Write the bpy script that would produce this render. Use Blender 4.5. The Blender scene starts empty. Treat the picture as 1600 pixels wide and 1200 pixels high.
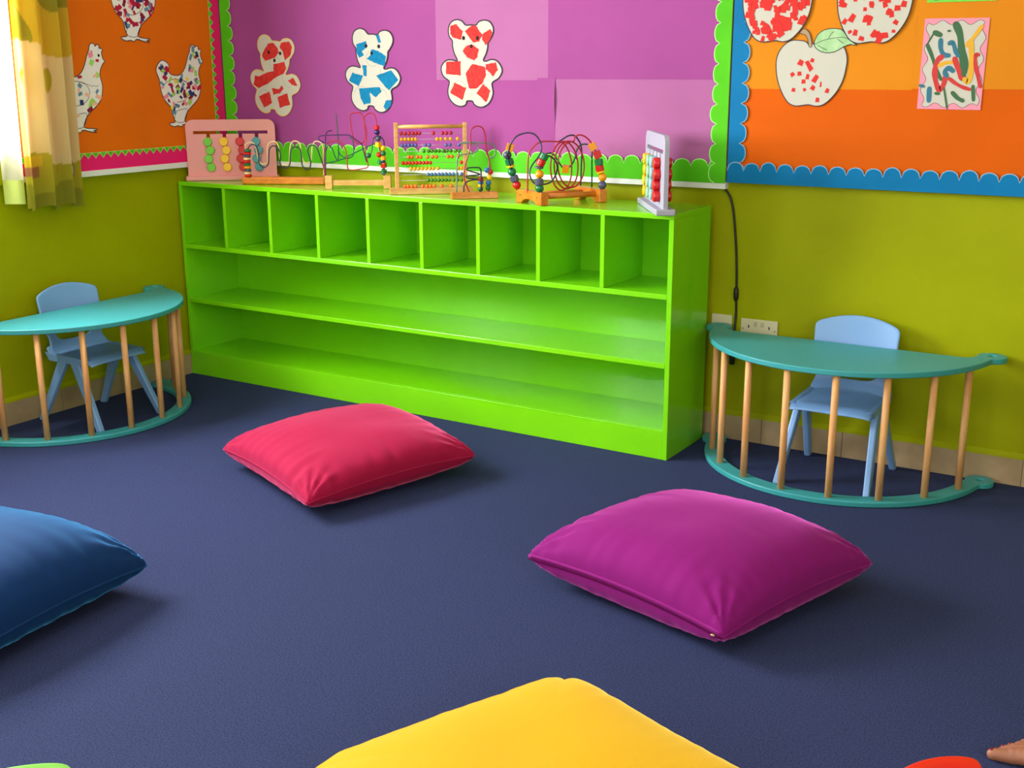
import bpy, bmesh, math, random
from mathutils import Vector, Matrix, noise
random.seed(7)
C = bpy.context.scene.collection
PI = math.pi

# ------------------------------------------------------------------ camera, world, lights, exposure
scene = bpy.context.scene
F_PX, YAW, PITCH, ROLL = 1839.13, -.5475, -.2637, -.0032
fwd = Vector((math.sin(YAW)*math.cos(PITCH), math.cos(YAW)*math.cos(PITCH), math.sin(PITCH)))
rt = Vector((math.cos(YAW), -math.sin(YAW), 0)); up = rt.cross(fwd)
r2 = math.cos(ROLL)*rt + math.sin(ROLL)*up; u2 = -math.sin(ROLL)*rt + math.cos(ROLL)*up
cam_d = bpy.data.cameras.new('camera'); cam = bpy.data.objects.new('camera', cam_d); C.objects.link(cam)
cam_d.sensor_width = 36; cam_d.lens = F_PX/1600*36; cam_d.clip_start = .02
m = Matrix((r2, u2, -fwd)).transposed().to_4x4(); m.translation = Vector((4.347, -4.4037, 1.4771)); cam.matrix_world = m
scene.camera = cam

world = bpy.data.worlds.new('sky'); scene.world = world; world.use_nodes = True
bg = world.node_tree.nodes['Background']; bg.inputs[0].default_value = (.92, .96, 1, 1); bg.inputs[1].default_value = 3.0

def area(name, loc, direction, sx, sy, power, col=(1, 1, 1), spread=PI):
    d = bpy.data.lights.new(name, 'AREA'); d.shape = 'RECTANGLE'; d.size = sx; d.size_y = sy; d.energy = power; d.color = col; d.spread = spread
    o = bpy.data.objects.new(name, d); C.objects.link(o); o.location = loc
    o.rotation_euler = Vector(direction).to_track_quat('-Z', 'Y').to_euler(); return o
RXW = 6.3
WY0, WY1, WZ0, WZ1 = -3.05, -1.25, 1.176, 2.35          # window in the left wall
area('daylight_left', (-.24, -2.15, 1.76), (1, 0, -.3), 1.7, 1.1, 265, (.93, .97, 1))
area('daylight_left_far', (-.24, -5.2, 1.76), (1, 0, -.1), 1.7, 1.1, 110, (.93, .97, 1))
area('daylight_front', (3.6, -7.45, 1.7), (0, 1, -.1), 3.4, 1.3, 60, (1, .98, .95))
area('fill_right', (RXW+.24, -4.6, 1.75), (-1, .15, -.05), 2.0, 1.2, 85, (1, .97, .92))  # added fill lamp, brightens the left wall
area('ceiling_fill', (3.2, -3.6, 2.74), (0, 0, -1), 1.3, 1.3, 22, (1, .97, .92))  # added overhead fill, no actual fitting there

vs = scene.view_settings; scene.display_settings.display_device = 'sRGB'
vs.view_transform = 'Standard'; vs.look = 'None'; vs.exposure = 0.0; vs.gamma = 1; vs.use_curve_mapping = False

# ------------------------------------------------------------------ helpers
def lin(c):
    return tuple(((v/255)/12.92 if v/255 <= .04045 else ((v/255+.055)/1.055)**2.4) for v in c) + (1,)
MATS = {}
def mat(name, rgb, rough=.5, spec=.5, sheen=0, coat=0, metal=0, var=0, vscale=8, bump=0, bscale=60, stretch=None, rgb2=None, sheen_tint=None):
    if name in MATS: return MATS[name]
    m = bpy.data.materials.new(name); m.use_nodes = True; nt = m.node_tree; b = nt.nodes['Principled BSDF']
    b.inputs['Base Color'].default_value = lin(rgb); b.inputs['Roughness'].default_value = rough
    b.inputs['Specular IOR Level'].default_value = spec; b.inputs['Metallic'].default_value = metal
    b.inputs['Sheen Weight'].default_value = sheen; b.inputs['Coat Weight'].default_value = coat
    if sheen: b.inputs['Sheen Roughness'].default_value = .35; b.inputs['Sheen Tint'].default_value = lin(sheen_tint or rgb)
    tc = nt.nodes.new('ShaderNodeTexCoord'); mp = nt.nodes.new('ShaderNodeMapping'); nt.links.new(tc.outputs['Object'], mp.inputs[0])
    if stretch: mp.inputs['Scale'].default_value = stretch
    if var or rgb2:
        n = nt.nodes.new('ShaderNodeTexNoise'); n.inputs['Scale'].default_value = vscale; n.inputs['Detail'].default_value = 4
        nt.links.new(mp.outputs[0], n.inputs['Vector'])
        r = nt.nodes.new('ShaderNodeValToRGB'); nt.links.new(n.outputs[0], r.inputs[0])
        c2 = rgb2 or tuple(max(0, v*(1-var)) for v in rgb)
        r.color_ramp.elements[0].position = .35; r.color_ramp.elements[1].position = .65
        r.color_ramp.elements[0].color = lin(c2); r.color_ramp.elements[1].color = lin(rgb)
        nt.links.new(r.outputs[0], b.inputs['Base Color'])
    if bump:
        n2 = nt.nodes.new('ShaderNodeTexNoise'); n2.inputs['Scale'].default_value = bscale; n2.inputs['Detail'].default_value = 3
        nt.links.new(mp.outputs[0], n2.inputs['Vector'])
        bp = nt.nodes.new('ShaderNodeBump'); bp.inputs['Strength'].default_value = bump; bp.inputs['Distance'].default_value = .003
        nt.links.new(n2.outputs[0], bp.inputs['Height']); nt.links.new(bp.outputs[0], b.inputs['Normal'])
    MATS[name] = m; return m

class MB:
    """collects shapes for ONE mesh object"""
    def __init__(s): s.v = []; s.f = []; s.m = []; s.mats = []; s.cur = 0
    def use(s, m):
        if m not in s.mats: s.mats.append(m)
        s.cur = s.mats.index(m); return s
    def add(s, vs, fs, M=None):
        n = len(s.v)
        for p in vs:
            p = Vector(p); s.v.append(M @ p if M else p)
        for f in fs: s.f.append([i+n for i in f]); s.m.append(s.cur)
        return s
    def box(s, a, b, M=None):
        x0, y0, z0 = a; x1, y1, z1 = b
        return s.add([(x0,y0,z0),(x1,y0,z0),(x1,y1,z0),(x0,y1,z0),(x0,y0,z1),(x1,y0,z1),(x1,y1,z1),(x0,y1,z1)],
              [(3,2,1,0),(4,5,6,7),(0,1,5,4),(1,2,6,5),(2,3,7,6),(3,0,4,7)], M)
    def hexa(s, lo, hi):
        return s.add(list(lo)+list(hi), [(3,2,1,0),(4,5,6,7),(0,1,5,4),(1,2,6,5),(2,3,7,6),(3,0,4,7)])
    def tube(s, pts, r, n=8, cap=True):
        pts = [Vector(p) for p in pts]; rings = []; prev = None
        for i, p in enumerate(pts):
            t = (pts[min(i+1, len(pts)-1)] - pts[max(i-1, 0)]).normalized()
            if prev is None:
                a = t.orthogonal().normalized()
            else:
                a = (prev - t*prev.dot(t))
                a = a.normalized() if a.length > 1e-6 else t.orthogonal().normalized()
            prev = a; b = t.cross(a); rr = r[i] if isinstance(r, (list, tuple)) else r
            rings.append([p + rr*(math.cos(2*PI*k/n)*a + math.sin(2*PI*k/n)*b) for k in range(n)])
        vs = [q for R in rings for q in R]; fs = []
        for i in range(len(pts)-1):
            for k in range(n): fs.append((i*n+k, i*n+(k+1) % n, (i+1)*n+(k+1) % n, (i+1)*n+k))
        if cap: fs.append(tuple(reversed(range(n)))); fs.append(tuple(range((len(pts)-1)*n, len(pts)*n)))
        return s.add(vs, fs)
    def ball(s, c, r, nu=14, nv=9, M=None):
        c = Vector(c); r = Vector(r) if hasattr(r, '__len__') else Vector((r, r, r)); vs = [c+Vector((0,0,-r.z))]
        for j in range(1, nv):
            ph = -PI/2 + PI*j/nv
            for i in range(nu): vs.append(c + Vector((r.x*math.cos(ph)*math.cos(2*PI*i/nu), r.y*math.cos(ph)*math.sin(2*PI*i/nu), r.z*math.sin(ph))))
        vs.append(c+Vector((0,0,r.z))); fs = []
        for i in range(nu): fs.append((0, 1+(i+1) % nu, 1+i))
        for j in range(nv-2):
            for i in range(nu): a = 1+j*nu; fs.append((a+i, a+(i+1) % nu, a+nu+(i+1) % nu, a+nu+i))
        a = 1+(nv-2)*nu
        for i in range(nu): fs.append((a+i, a+(i+1) % nu, len(vs)-1))
        return s.add(vs, fs, M)
    def lathe(s, prof, n=20, M=None):
        vs = []; fs = []
        for r, z in prof:
            for i in range(n): vs.append((r*math.cos(2*PI*i/n), r*math.sin(2*PI*i/n), z))
        for j in range(len(prof)-1):
            for i in range(n): fs.append((j*n+i, j*n+(i+1) % n, (j+1)*n+(i+1) % n, (j+1)*n+i))
        fs.append(tuple(reversed(range(n)))); fs.append(tuple(range((len(prof)-1)*n, len(prof)*n)))
        return s.add(vs, fs, M)
    def plate(s, outer, holes, d0, d1, frame=None):
        """outline (a,b) with holes, extruded between depths d0 and d1; frame maps (a,b,d) to a point"""
        fr = frame or (lambda a, b, d: (a, b, d))
        bm = bmesh.new(); loops = [outer]+list(holes); es = []; vl = []
        for L in loops:
            vv = [bm.verts.new((p[0], p[1], 0)) for p in L]; vl.append(vv)
            for i in range(len(vv)): es.append(bm.edges.new((vv[i], vv[(i+1) % len(vv)])))
        bmesh.ops.triangle_fill(bm, use_beauty=True, edges=es)
        bm.normal_update(); bm.verts.index_update()
        tris = [[v.index for v in (f.verts if f.normal.z > 0 else reversed(f.verts))] for f in bm.faces]
        co = [(v.co.x, v.co.y) for v in bm.verts]; bm.free(); n = len(co)
        vs = [fr(a, b, d0) for a, b in co] + [fr(a, b, d1) for a, b in co]
        fs = [tuple(reversed(t)) for t in tris] + [tuple(i+n for i in t) for t in tris]; k = 0
        for li, L in enumerate(loops):
            m_ = len(L); ar = sum(L[i][0]*L[(i+1) % m_][1]-L[(i+1) % m_][0]*L[i][1] for i in range(m_))
            ccw = (ar > 0) == (li == 0)
            for i in range(m_):
                a, b = k+i, k+(i+1) % m_
                fs.append((a, b, b+n, a+n) if ccw else (b, a, a+n, b+n))
            k += m_
        return s.add(vs, fs)
    def build(s, name, material=None, parent=None, smooth=False, bevel=0, seg=2):
        me = bpy.data.meshes.new(name); me.from_pydata([tuple(v) for v in s.v], [], s.f); me.validate()
        ms = s.mats or [material]
        if material and not s.mats: ms = [material]
        for m_ in ms: me.materials.append(m_)
        if len(ms) > 1 and len(me.polygons) == len(s.m): me.polygons.foreach_set('material_index', s.m)
        if smooth: me.polygons.foreach_set('use_smooth', [True]*len(me.polygons))
        me.update()
        bm = bmesh.new(); bm.from_mesh(me); bmesh.ops.recalc_face_normals(bm, faces=bm.faces); bm.to_mesh(me); bm.free()
        o = bpy.data.objects.new(name, me); C.objects.link(o)
        if parent: o.parent = parent
        if bevel:
            b = o.modifiers.new('bevel', 'BEVEL'); b.width = bevel; b.segments = seg; b.limit_method = 'ANGLE'; b.angle_limit = math.radians(40); b.harden_normals = False
        return o
def smooth_angle(o, deg=40):
    me = o.data; me.polygons.foreach_set('use_smooth', [True]*len(me.polygons))
    bm = bmesh.new(); bm.from_mesh(me)
    for e in bm.edges:
        if len(e.link_faces) != 2 or e.calc_face_angle(0) > math.radians(deg): e.smooth = False
    bm.to_mesh(me); bm.free(); return o
def tag(o, label=None, cat=None, group=None, kind=None):
    if label: o['label'] = label
    if cat: o['category'] = cat
    if group: o['group'] = group
    if kind: o['kind'] = kind
    return o
def thing(name, label, cat, loc=(0,0,0), rz=0, group=None):
    o = bpy.data.objects.new(name, None); C.objects.link(o); o.location = loc; o.rotation_euler = (0, 0, rz); o.empty_display_size = .05
    return tag(o, label, cat, group)
def dup(root, loc, rz, label, group=None, recolor=None):
    r = root.copy(); C.objects.link(r); r.location = loc; r.rotation_euler = (0, 0, rz); r['label'] = label
    if group: r['group'] = group
    def rec(src, dst):
        for ch in list(src.children):
            c = ch.copy()
            if recolor and c.type == 'MESH': c.data = ch.data.copy(); c.data.materials.clear(); c.data.materials.append(recolor)
            C.objects.link(c); c.parent = dst; rec(ch, c)
    rec(root, r); return r
def structure(o): o['kind'] = 'structure'; return o
def smooth_loop(P, n=4, closed=True):
    out = []; N = len(P); D = len(P[0])
    rng = range(N) if closed else range(N-1)
    for i in rng:
        g = (lambda k: P[k % N]) if closed else (lambda k: P[max(0, min(N-1, k))])
        a, b, c, d = g(i-1), g(i), g(i+1), g(i+2)
        for k in range(n):
            t = k/n
            out.append(tuple(.5*((2*b[j])+(-a[j]+c[j])*t+(2*a[j]-5*b[j]+4*c[j]-d[j])*t*t+(-a[j]+3*b[j]-3*c[j]+d[j])*t**3) for j in range(D)))
    if not closed: out.append(tuple(P[-1]))
    return out
def ribbon(pts, w, closed=False):
    """flat outline polygons (quads) of a stroke in 2-D, list of quads"""
    q = []; N = len(pts)
    nrm = []
    for i in range(N):
        a = pts[(i-1) % N] if closed or i > 0 else pts[i]; b = pts[(i+1) % N] if closed or i < N-1 else pts[i]
        dx, dy = b[0]-a[0], b[1]-a[1]; l = math.hypot(dx, dy) or 1; nrm.append((-dy/l, dx/l))
    wf = w if callable(w) else (lambda i: w)
    for i in range(N if closed else N-1):
        j = (i+1) % N; wi, wj = wf(i)/2, wf(j)/2
        q.append([(pts[i][0]+nrm[i][0]*wi, pts[i][1]+nrm[i][1]*wi), (pts[i][0]-nrm[i][0]*wi, pts[i][1]-nrm[i][1]*wi),
                  (pts[j][0]-nrm[j][0]*wj, pts[j][1]-nrm[j][1]*wj), (pts[j][0]+nrm[j][0]*wj, pts[j][1]+nrm[j][1]*wj)])
    return q

# ------------------------------------------------------------------ materials
M_wall = mat('lime_wall_paint', (156, 160, 0), .5, .12, var=.05, vscale=2.5, bump=.05, bscale=25)
M_ceil = mat('white_ceiling_paint', (235, 235, 228), .9, .2)
M_carpet = mat('navy_carpet', (54, 61, 98), .95, .1, sheen=.08, sheen_tint=(120, 130, 190), rgb2=(35, 40, 68), vscale=230, bump=.8, bscale=420)
M_tile = mat('beige_skirting_tile', (176, 148, 112), .45, .5, var=.12, vscale=9)
M_grout = mat('grey_grout', (120, 104, 84), .9)
M_green = mat('lime_green_gloss_paint', (120, 206, 12), .22, .4, var=.03, vscale=3, coat=.25)
M_white = mat('white_frame', (226, 226, 220), .4)
M_teal = mat('teal_paint', (56, 150, 154), .4, .5, var=.03, vscale=5)
M_rod = mat('pale_beech_wood', (226, 172, 112), .5, .4, rgb2=(205, 140, 84), vscale=5, stretch=(8, 8, 1.2))
M_beech = mat('beech_toy_wood', (222, 168, 96), .4, .5, rgb2=(202, 142, 72), vscale=6, stretch=(3, 3, 10))
M_orangewood = mat('varnished_orange_wood', (216, 128, 30), .3, .6, rgb2=(196, 104, 18), vscale=6, stretch=(2, 8, 8))
M_chairb = mat('pale_blue_plastic', (118, 158, 210), .38, .5, bump=.06, bscale=300)
M_cream = mat('cream_socket_plastic', (206, 196, 160), .4)
M_black = mat('black_rubber', (14, 14, 14), .5)
COL = {'r': mat('red_enamel', (205, 22, 22), .25), 'y': mat('yellow_enamel', (240, 190, 10), .25), 'g': mat('green_enamel', (20, 110, 60), .25),
       'b': mat('blue_enamel', (50, 110, 180), .25), 'n': mat('slate_enamel', (74, 76, 98), .25), 'o': mat('orange_enamel', (236, 150, 10), .25),
       'v': mat('violet_enamel', (46, 24, 92), .25), 'c': mat('cream_enamel', (226, 190, 130), .35)}
W_red = mat('red_coated_wire', (176, 20, 44), .3); W_navy = mat('navy_coated_wire', (34, 34, 60), .3); W_green = mat('green_coated_wire', (20, 84, 66), .3)
W_grey = mat('grey_coated_wire', (108, 130, 118), .3); W_purple = mat('purple_coated_wire', (58, 22, 86), .3); W_cream = mat('cream_coated_wire', (236, 200, 150), .4); W_steel = mat('steel_wire', (200, 200, 196), .3, metal=.6)
P_white = mat('white_paper', (196, 190, 176), .85, .1); P_lifted = mat('lightened_white_paper', (232, 228, 218), .85, .1); P_line = mat('printed_dark_outline', (58, 48, 58), .8, .2); P_thin = mat('printed_grey_line', (140, 132, 130), .8, .2)  # hen paper is white paper lightened to offset the dim left wall
P_red = mat('red_sponge_paint', (206, 58, 50), .75, .15, rgb2=(190, 38, 40), vscale=60); P_blue = mat('blue_sponge_paint', (8, 124, 166), .75, .15, rgb2=(4, 108, 152), vscale=60)
P_redp = mat('red_paper_scrap', (208, 38, 30), .7, .3)

# measured outlines and wire paths (metres)
BEAR=[[-0.0255,0.158],[0.0005,0.158],[0.0275,0.157],[0.0415,0.17],[0.0685,0.176],[0.0955,0.169],[0.1125,0.146],[0.1115,0.121],[0.0955,0.095],[0.0855,0.084],[0.0845,0.066],[0.0765,0.04],[0.0625,0.014],[0.0765,0.009],[0.1035,0.016],[0.1305,0.01],[0.1505,-0.012],[0.1555,-0.034],[0.1395,-0.06],[0.1115,-0.075],[0.1045,-0.086],[0.1075,-0.101],[0.1095,-0.127],[0.0925,-0.161],[0.0645,-0.179],[0.0375,-0.181],[0.0135,-0.17],[0.0045,-0.157],[-0.0235,-0.157],[-0.0305,-0.172],[-0.0565,-0.18],[-0.0895,-0.171],[-0.1155,-0.145],[-0.1225,-0.114],[-0.1145,-0.083],[-0.1165,-0.072],[-0.1445,-0.053],[-0.1555,-0.026],[-0.1485,-0.003],[-0.1245,0.014],[-0.0955,0.015],[-0.0695,0.011],[-0.0855,0.042],[-0.0945,0.075],[-0.0945,0.094],[-0.1105,0.113],[-0.1145,0.143],[-0.1015,0.169],[-0.0735,0.181],[-0.0455,0.175]]
BEAR3_POS=[1.482,1.489]
BEAR3_PAINT=[[[-0.1045,0.156],[-0.0715,0.163],[-0.0585,0.146],[-0.0395,0.134],[-0.0495,0.097],[-0.0895,0.107],[-0.1055,0.124]],[[-0.0285,0.134],[0.0045,0.156],[0.0295,0.153],[0.0455,0.129],[0.0595,0.118],[0.0405,0.089],[0.0125,0.085],[-0.0095,0.108]],[[0.0565,0.118],[0.0775,0.129],[0.1005,0.139],[0.1085,0.124],[0.0955,0.095],[0.0745,0.074],[0.0585,0.096]],[[-0.0435,0.052],[-0.0195,0.075],[0.0035,0.078],[0.0405,0.059],[0.0325,0.026],[0.0165,0.011],[-0.0205,0.026]],[[-0.1285,0.008],[-0.0535,0.009],[-0.0545,-0.049],[-0.1305,-0.043]],[[0.0065,-0.002],[0.0715,-0.013],[0.0755,-0.049],[0.0565,-0.083],[0.0245,-0.104],[-0.0105,-0.104],[-0.0285,-0.041]],[[0.0755,-0.004],[0.1265,0.005],[0.1345,-0.027],[0.1115,-0.053],[0.0895,-0.034],[0.0735,-0.023]],[[-0.0855,-0.081],[-0.0275,-0.102],[-0.0465,-0.152],[-0.1105,-0.122]],[[0.0615,-0.086],[0.0975,-0.112],[0.0765,-0.16],[0.0265,-0.124]]]
BEAR3_EYES=[[-0.0365,0.105],[0.0345,0.104],[0.0025,0.071]]
BEAR1_POS=[0.365,1.437]
BEAR1_PAINT=[[[-0.061,0.121],[-0.033,0.149],[0.0,0.151],[0.025,0.125],[0.03,0.106],[0.002,0.082],[-0.059,0.068],[-0.077,0.092]],[[0.046,0.148],[0.098,0.157],[0.115,0.128],[0.1,0.091],[0.066,0.072],[0.056,0.11],[0.038,0.129]],[[-0.007,0.053],[0.062,0.063],[0.07,0.034],[0.055,0.01],[0.002,-0.009],[-0.053,-0.038],[-0.109,-0.058],[-0.141,-0.043],[-0.131,0.001],[-0.104,-0.004],[-0.049,0.015],[-0.009,0.02]],[[-0.025,-0.057],[0.018,-0.062],[0.039,-0.045],[0.047,-0.061],[0.023,-0.081],[-0.017,-0.089]],[[-0.112,-0.097],[-0.043,-0.074],[-0.028,-0.128],[-0.082,-0.15]],[[0.008,-0.1],[0.069,-0.081],[0.085,-0.133],[0.018,-0.149]],[[0.079,-0.023],[0.113,-0.009],[0.136,-0.047],[0.104,-0.042]]]
BEAR1_EYES=[[0.039,0.102],[0.001,0.07],[-0.032,0.108]]
BEAR2_POS=[0.95,1.46]
BEAR2_PAINT=[[[-0.088,0.1145],[-0.034,0.1275],[-0.023,0.1045],[-0.057,0.0865],[-0.046,0.0685],[-0.073,0.0555],[-0.087,0.0785]],[[0.023,0.1535],[0.043,0.1535],[0.054,0.1215],[0.039,0.1195]],[[-0.003,0.0915],[0.032,0.0865],[0.078,0.0635],[0.07,0.0185],[0.035,0.0275],[-0.0,0.0395],[-0.032,0.0505],[-0.01,0.0645]],[[-0.057,0.0235],[-0.033,0.0235],[-0.035,-0.0265],[-0.05,-0.0225]],[[-0.115,-0.0085],[-0.056,-0.0225],[-0.082,-0.0685],[-0.138,-0.0455]],[[0.021,-0.0225],[0.104,0.0005],[0.143,-0.0395],[0.089,-0.0855],[0.061,-0.0625]],[[-0.082,-0.0775],[-0.028,-0.0765],[0.037,-0.0715],[0.048,-0.0905],[0.012,-0.1175],[-0.02,-0.0955],[-0.016,-0.1415],[-0.056,-0.1505],[-0.072,-0.1235]],[[0.07,-0.1305],[0.102,-0.1265],[0.098,-0.1535],[0.068,-0.1725],[0.057,-0.1585]]]
BEAR2_EYES=[[-0.032,0.1075],[0.04,0.1045],[-0.001,0.0755]]
HEN=[[0.0665,0.158],[0.0695,0.173],[0.0775,0.186],[0.0895,0.189],[0.0985,0.185],[0.1025,0.176],[0.1095,0.183],[0.1195,0.183],[0.1235,0.175],[0.1225,0.168],[0.1345,0.168],[0.1405,0.161],[0.1335,0.149],[0.1395,0.123],[0.1485,0.114],[0.1375,0.104],[0.1215,0.081],[0.1145,0.052],[0.1235,0.014],[0.1175,-0.028],[0.0985,-0.062],[0.0605,-0.091],[0.0295,-0.115],[0.0125,-0.14],[0.0045,-0.163],[0.0295,-0.17],[0.0675,-0.173],[0.0745,-0.178],[0.0515,-0.18],[0.0705,-0.189],[0.0275,-0.183],[0.0085,-0.177],[-0.0095,-0.178],[-0.0175,-0.187],[-0.0405,-0.181],[-0.0635,-0.185],[-0.0885,-0.175],[-0.0905,-0.168],[-0.0645,-0.166],[-0.0555,-0.16],[-0.0645,-0.137],[-0.0685,-0.116],[-0.0795,-0.091],[-0.1075,-0.065],[-0.1235,-0.036],[-0.1315,0.001],[-0.1335,0.033],[-0.1485,0.066],[-0.1435,0.09],[-0.1245,0.11],[-0.1075,0.118],[-0.0835,0.11],[-0.0685,0.094],[-0.0745,0.07],[-0.0565,0.053],[-0.0115,0.049],[0.0185,0.069],[0.0395,0.102],[0.0545,0.139]]
HEN3_POS=[-0.312,1.391]
HEN_WING=[[-0.1055,0.011],[-0.0645,0.029],[-0.0135,0.03],[0.0305,0.019],[0.0515,-0.01],[0.0415,-0.044],[0.0045,-0.068],[-0.0355,-0.073]]
HEN_THIGH=[[-0.0395,-0.113],[0.0245,-0.106],[0.0045,-0.16],[-0.0335,-0.167],[-0.0575,-0.154],[-0.0535,-0.133],[-0.0395,-0.113]]
HEN_FEATHER=[[0.0025,0.024],[0.0365,0.015],[0.0645,0.006],[0.1145,0.006]]
HEN1_POS=[-0.898,1.39]
HEN2_POS=[-0.556,1.776]
APPLE=[[-0.0085,0.1],[-0.0265,0.112],[-0.0665,0.117],[-0.0915,0.11],[-0.1165,0.087],[-0.1305,0.054],[-0.1305,0.013],[-0.1215,-0.029],[-0.1035,-0.07],[-0.0795,-0.104],[-0.0515,-0.117],[-0.0255,-0.115],[0.0005,-0.112],[0.0265,-0.117],[0.0525,-0.112],[0.0765,-0.094],[0.1005,-0.065],[0.1195,-0.028],[0.1285,0.013],[0.1305,0.053],[0.1175,0.089],[0.0925,0.109],[0.0585,0.116],[0.0245,0.112]]
APPLE1_POS=[2.965,1.449]
APPLE_STEM=[[-0.0485,0.142],[-0.0335,0.157],[-0.0155,0.145],[-0.0055,0.123],[-0.0005,0.094],[-0.0115,0.094],[-0.0175,0.119],[-0.0285,0.135]]
APPLE_LEAF=[[0.0075,0.1],[0.0135,0.126],[0.0315,0.146],[0.0605,0.155],[0.1025,0.152],[0.1205,0.133],[0.1465,0.111],[0.1615,0.095],[0.1395,0.1],[0.1145,0.091],[0.0825,0.074],[0.0485,0.072],[0.0225,0.082]]
APPLE_VEIN1=[[0.0085,0.1],[0.0375,0.114],[0.0795,0.122],[0.1205,0.123],[0.1605,0.097]]
APPLE_VEIN2=[[0.0585,0.12],[0.0655,0.134],[0.0775,0.145]]
APPLE_VEIN3=[[0.0915,0.119],[0.1145,0.103]]
APPLE_VEIN4=[[0.0195,0.098],[0.0565,0.08]]
APPLE1_BITS=[[-0.0395,0.037,0.016,1],[0.0035,0.045,0.011,1],[-0.0065,0.025,0.013,2.4],[-0.0675,-0.005,0.012,1],[-0.0415,-0.002,0.012,1],[-0.0105,-0.013,0.01,1.5],[0.0185,-0.02,0.014,1.6],[-0.0245,-0.03,0.012,1],[0.0115,-0.052,0.013,1],[0.0405,-0.04,0.005,3],[-0.0605,-0.06,0.011,1],[-0.0185,-0.059,0.009,1],[0.0655,-0.062,0.011,1.2],[0.0315,-0.095,0.011,1.2]]
APPLE2_POS=[2.826,1.678]
APPLE3_POS=[3.18,1.669]
STROKES=[['g',[[-0.069,0.105],[-0.05,0.097]],0.0145],['g',[[-0.072,0.103],[-0.088,0.072],[-0.093,0.064]],0.0051],['g',[[-0.09,0.064],[-0.07,0.024],[-0.051,-0.022],[-0.034,-0.05]],0.0109],['b',[[-0.047,0.08],[-0.044,0.052],[-0.033,0.032],[-0.016,0.029]],0.0135],['r',[[-0.038,0.024],[-0.051,0.012],[-0.057,-0.022],[-0.051,-0.056],[-0.037,-0.085],[-0.024,-0.07],[-0.021,-0.045]],0.0154],['y',[[-0.044,-0.005],[-0.025,0.004],[-0.003,0.006]],0.0109],['b',[[-0.016,-0.039],[-0.023,-0.025],[-0.012,-0.013],[0.003,-0.022]],0.0141],['b',[[-0.017,0.069],[-0.006,0.071],[0.005,0.046],[0.015,0.029]],0.0129],['g',[[-0.002,0.131],[0.014,0.099],[0.024,0.051],[0.034,0.001],[0.036,-0.045]],0.0193],['g',[[0.024,0.051],[0.043,0.001],[0.04,-0.028]],0.0161],['r',[[0.005,0.018],[0.018,-0.011],[0.033,-0.045]],0.0148],['y',[[0.083,0.124],[0.059,0.087],[0.049,0.076],[0.04,0.062]],0.0109],['y',[[0.052,0.076],[0.059,0.029],[0.062,-0.028],[0.056,-0.059],[0.045,-0.05]],0.0148],['r',[[0.081,0.031],[0.072,0.029],[0.076,-0.005],[0.088,-0.044],[0.098,-0.073]],0.0109],['r',[[-0.006,-0.048],[0.018,-0.065],[0.041,-0.076],[0.064,-0.083]],0.0103],['g',[[0.009,-0.095],[0.028,-0.113],[0.045,-0.121]],0.0116],['g',[[0.074,-0.073],[0.08,-0.118]],0.0096],['b',[[-0.07,-0.082],[-0.068,-0.123]],0.0129],['b',[[-0.102,-0.072],[-0.09,-0.075]],0.0084],['g',[[-0.021,-0.079],[-0.004,-0.148]],0.0051],['g',[[-0.047,-0.098],[-0.037,-0.099]],0.0084],['g',[[-0.025,0.11],[-0.019,0.11]],0.0058]]
T2_CREAM=[[0.4092,-0.2978,1.095],[0.4019,-0.3015,1.1096],[0.4043,-0.3001,1.13],[0.421,-0.2915,1.1402],[0.4368,-0.2833,1.1359],[0.4464,-0.2785,1.1126],[0.4502,-0.2766,1.0834],[0.4568,-0.2734,1.0542],[0.4696,-0.2669,1.041],[0.4859,-0.2584,1.044],[0.4942,-0.2541,1.0602],[0.4943,-0.2539,1.0952],[0.4956,-0.2531,1.1214],[0.5039,-0.2487,1.1389],[0.5203,-0.2403,1.1447],[0.5334,-0.2335,1.1389],[0.5418,-0.2293,1.1186],[0.5436,-0.2285,1.0837],[0.5479,-0.2264,1.0486],[0.5661,-0.2171,1.0355],[0.5821,-0.2088,1.0458],[0.587,-0.2061,1.0954],[0.5911,-0.2038,1.1274],[0.6004,-0.199,1.1434],[0.6112,-0.1934,1.1463],[0.6243,-0.1867,1.142],[0.6317,-0.1829,1.1275],[0.6352,-0.1813,1.0839],[0.6445,-0.1766,1.0518],[0.6604,-0.1685,1.0474],[0.6742,-0.1613,1.0577],[0.6779,-0.1593,1.084],[0.682,-0.1571,1.1189],[0.6909,-0.1524,1.1421],[0.707,-0.1441,1.145],[0.7225,-0.1361,1.1334],[0.7274,-0.1337,1.1073],[0.7275,-0.1339,1.0549],[0.7255,-0.1351,0.989]]
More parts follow.
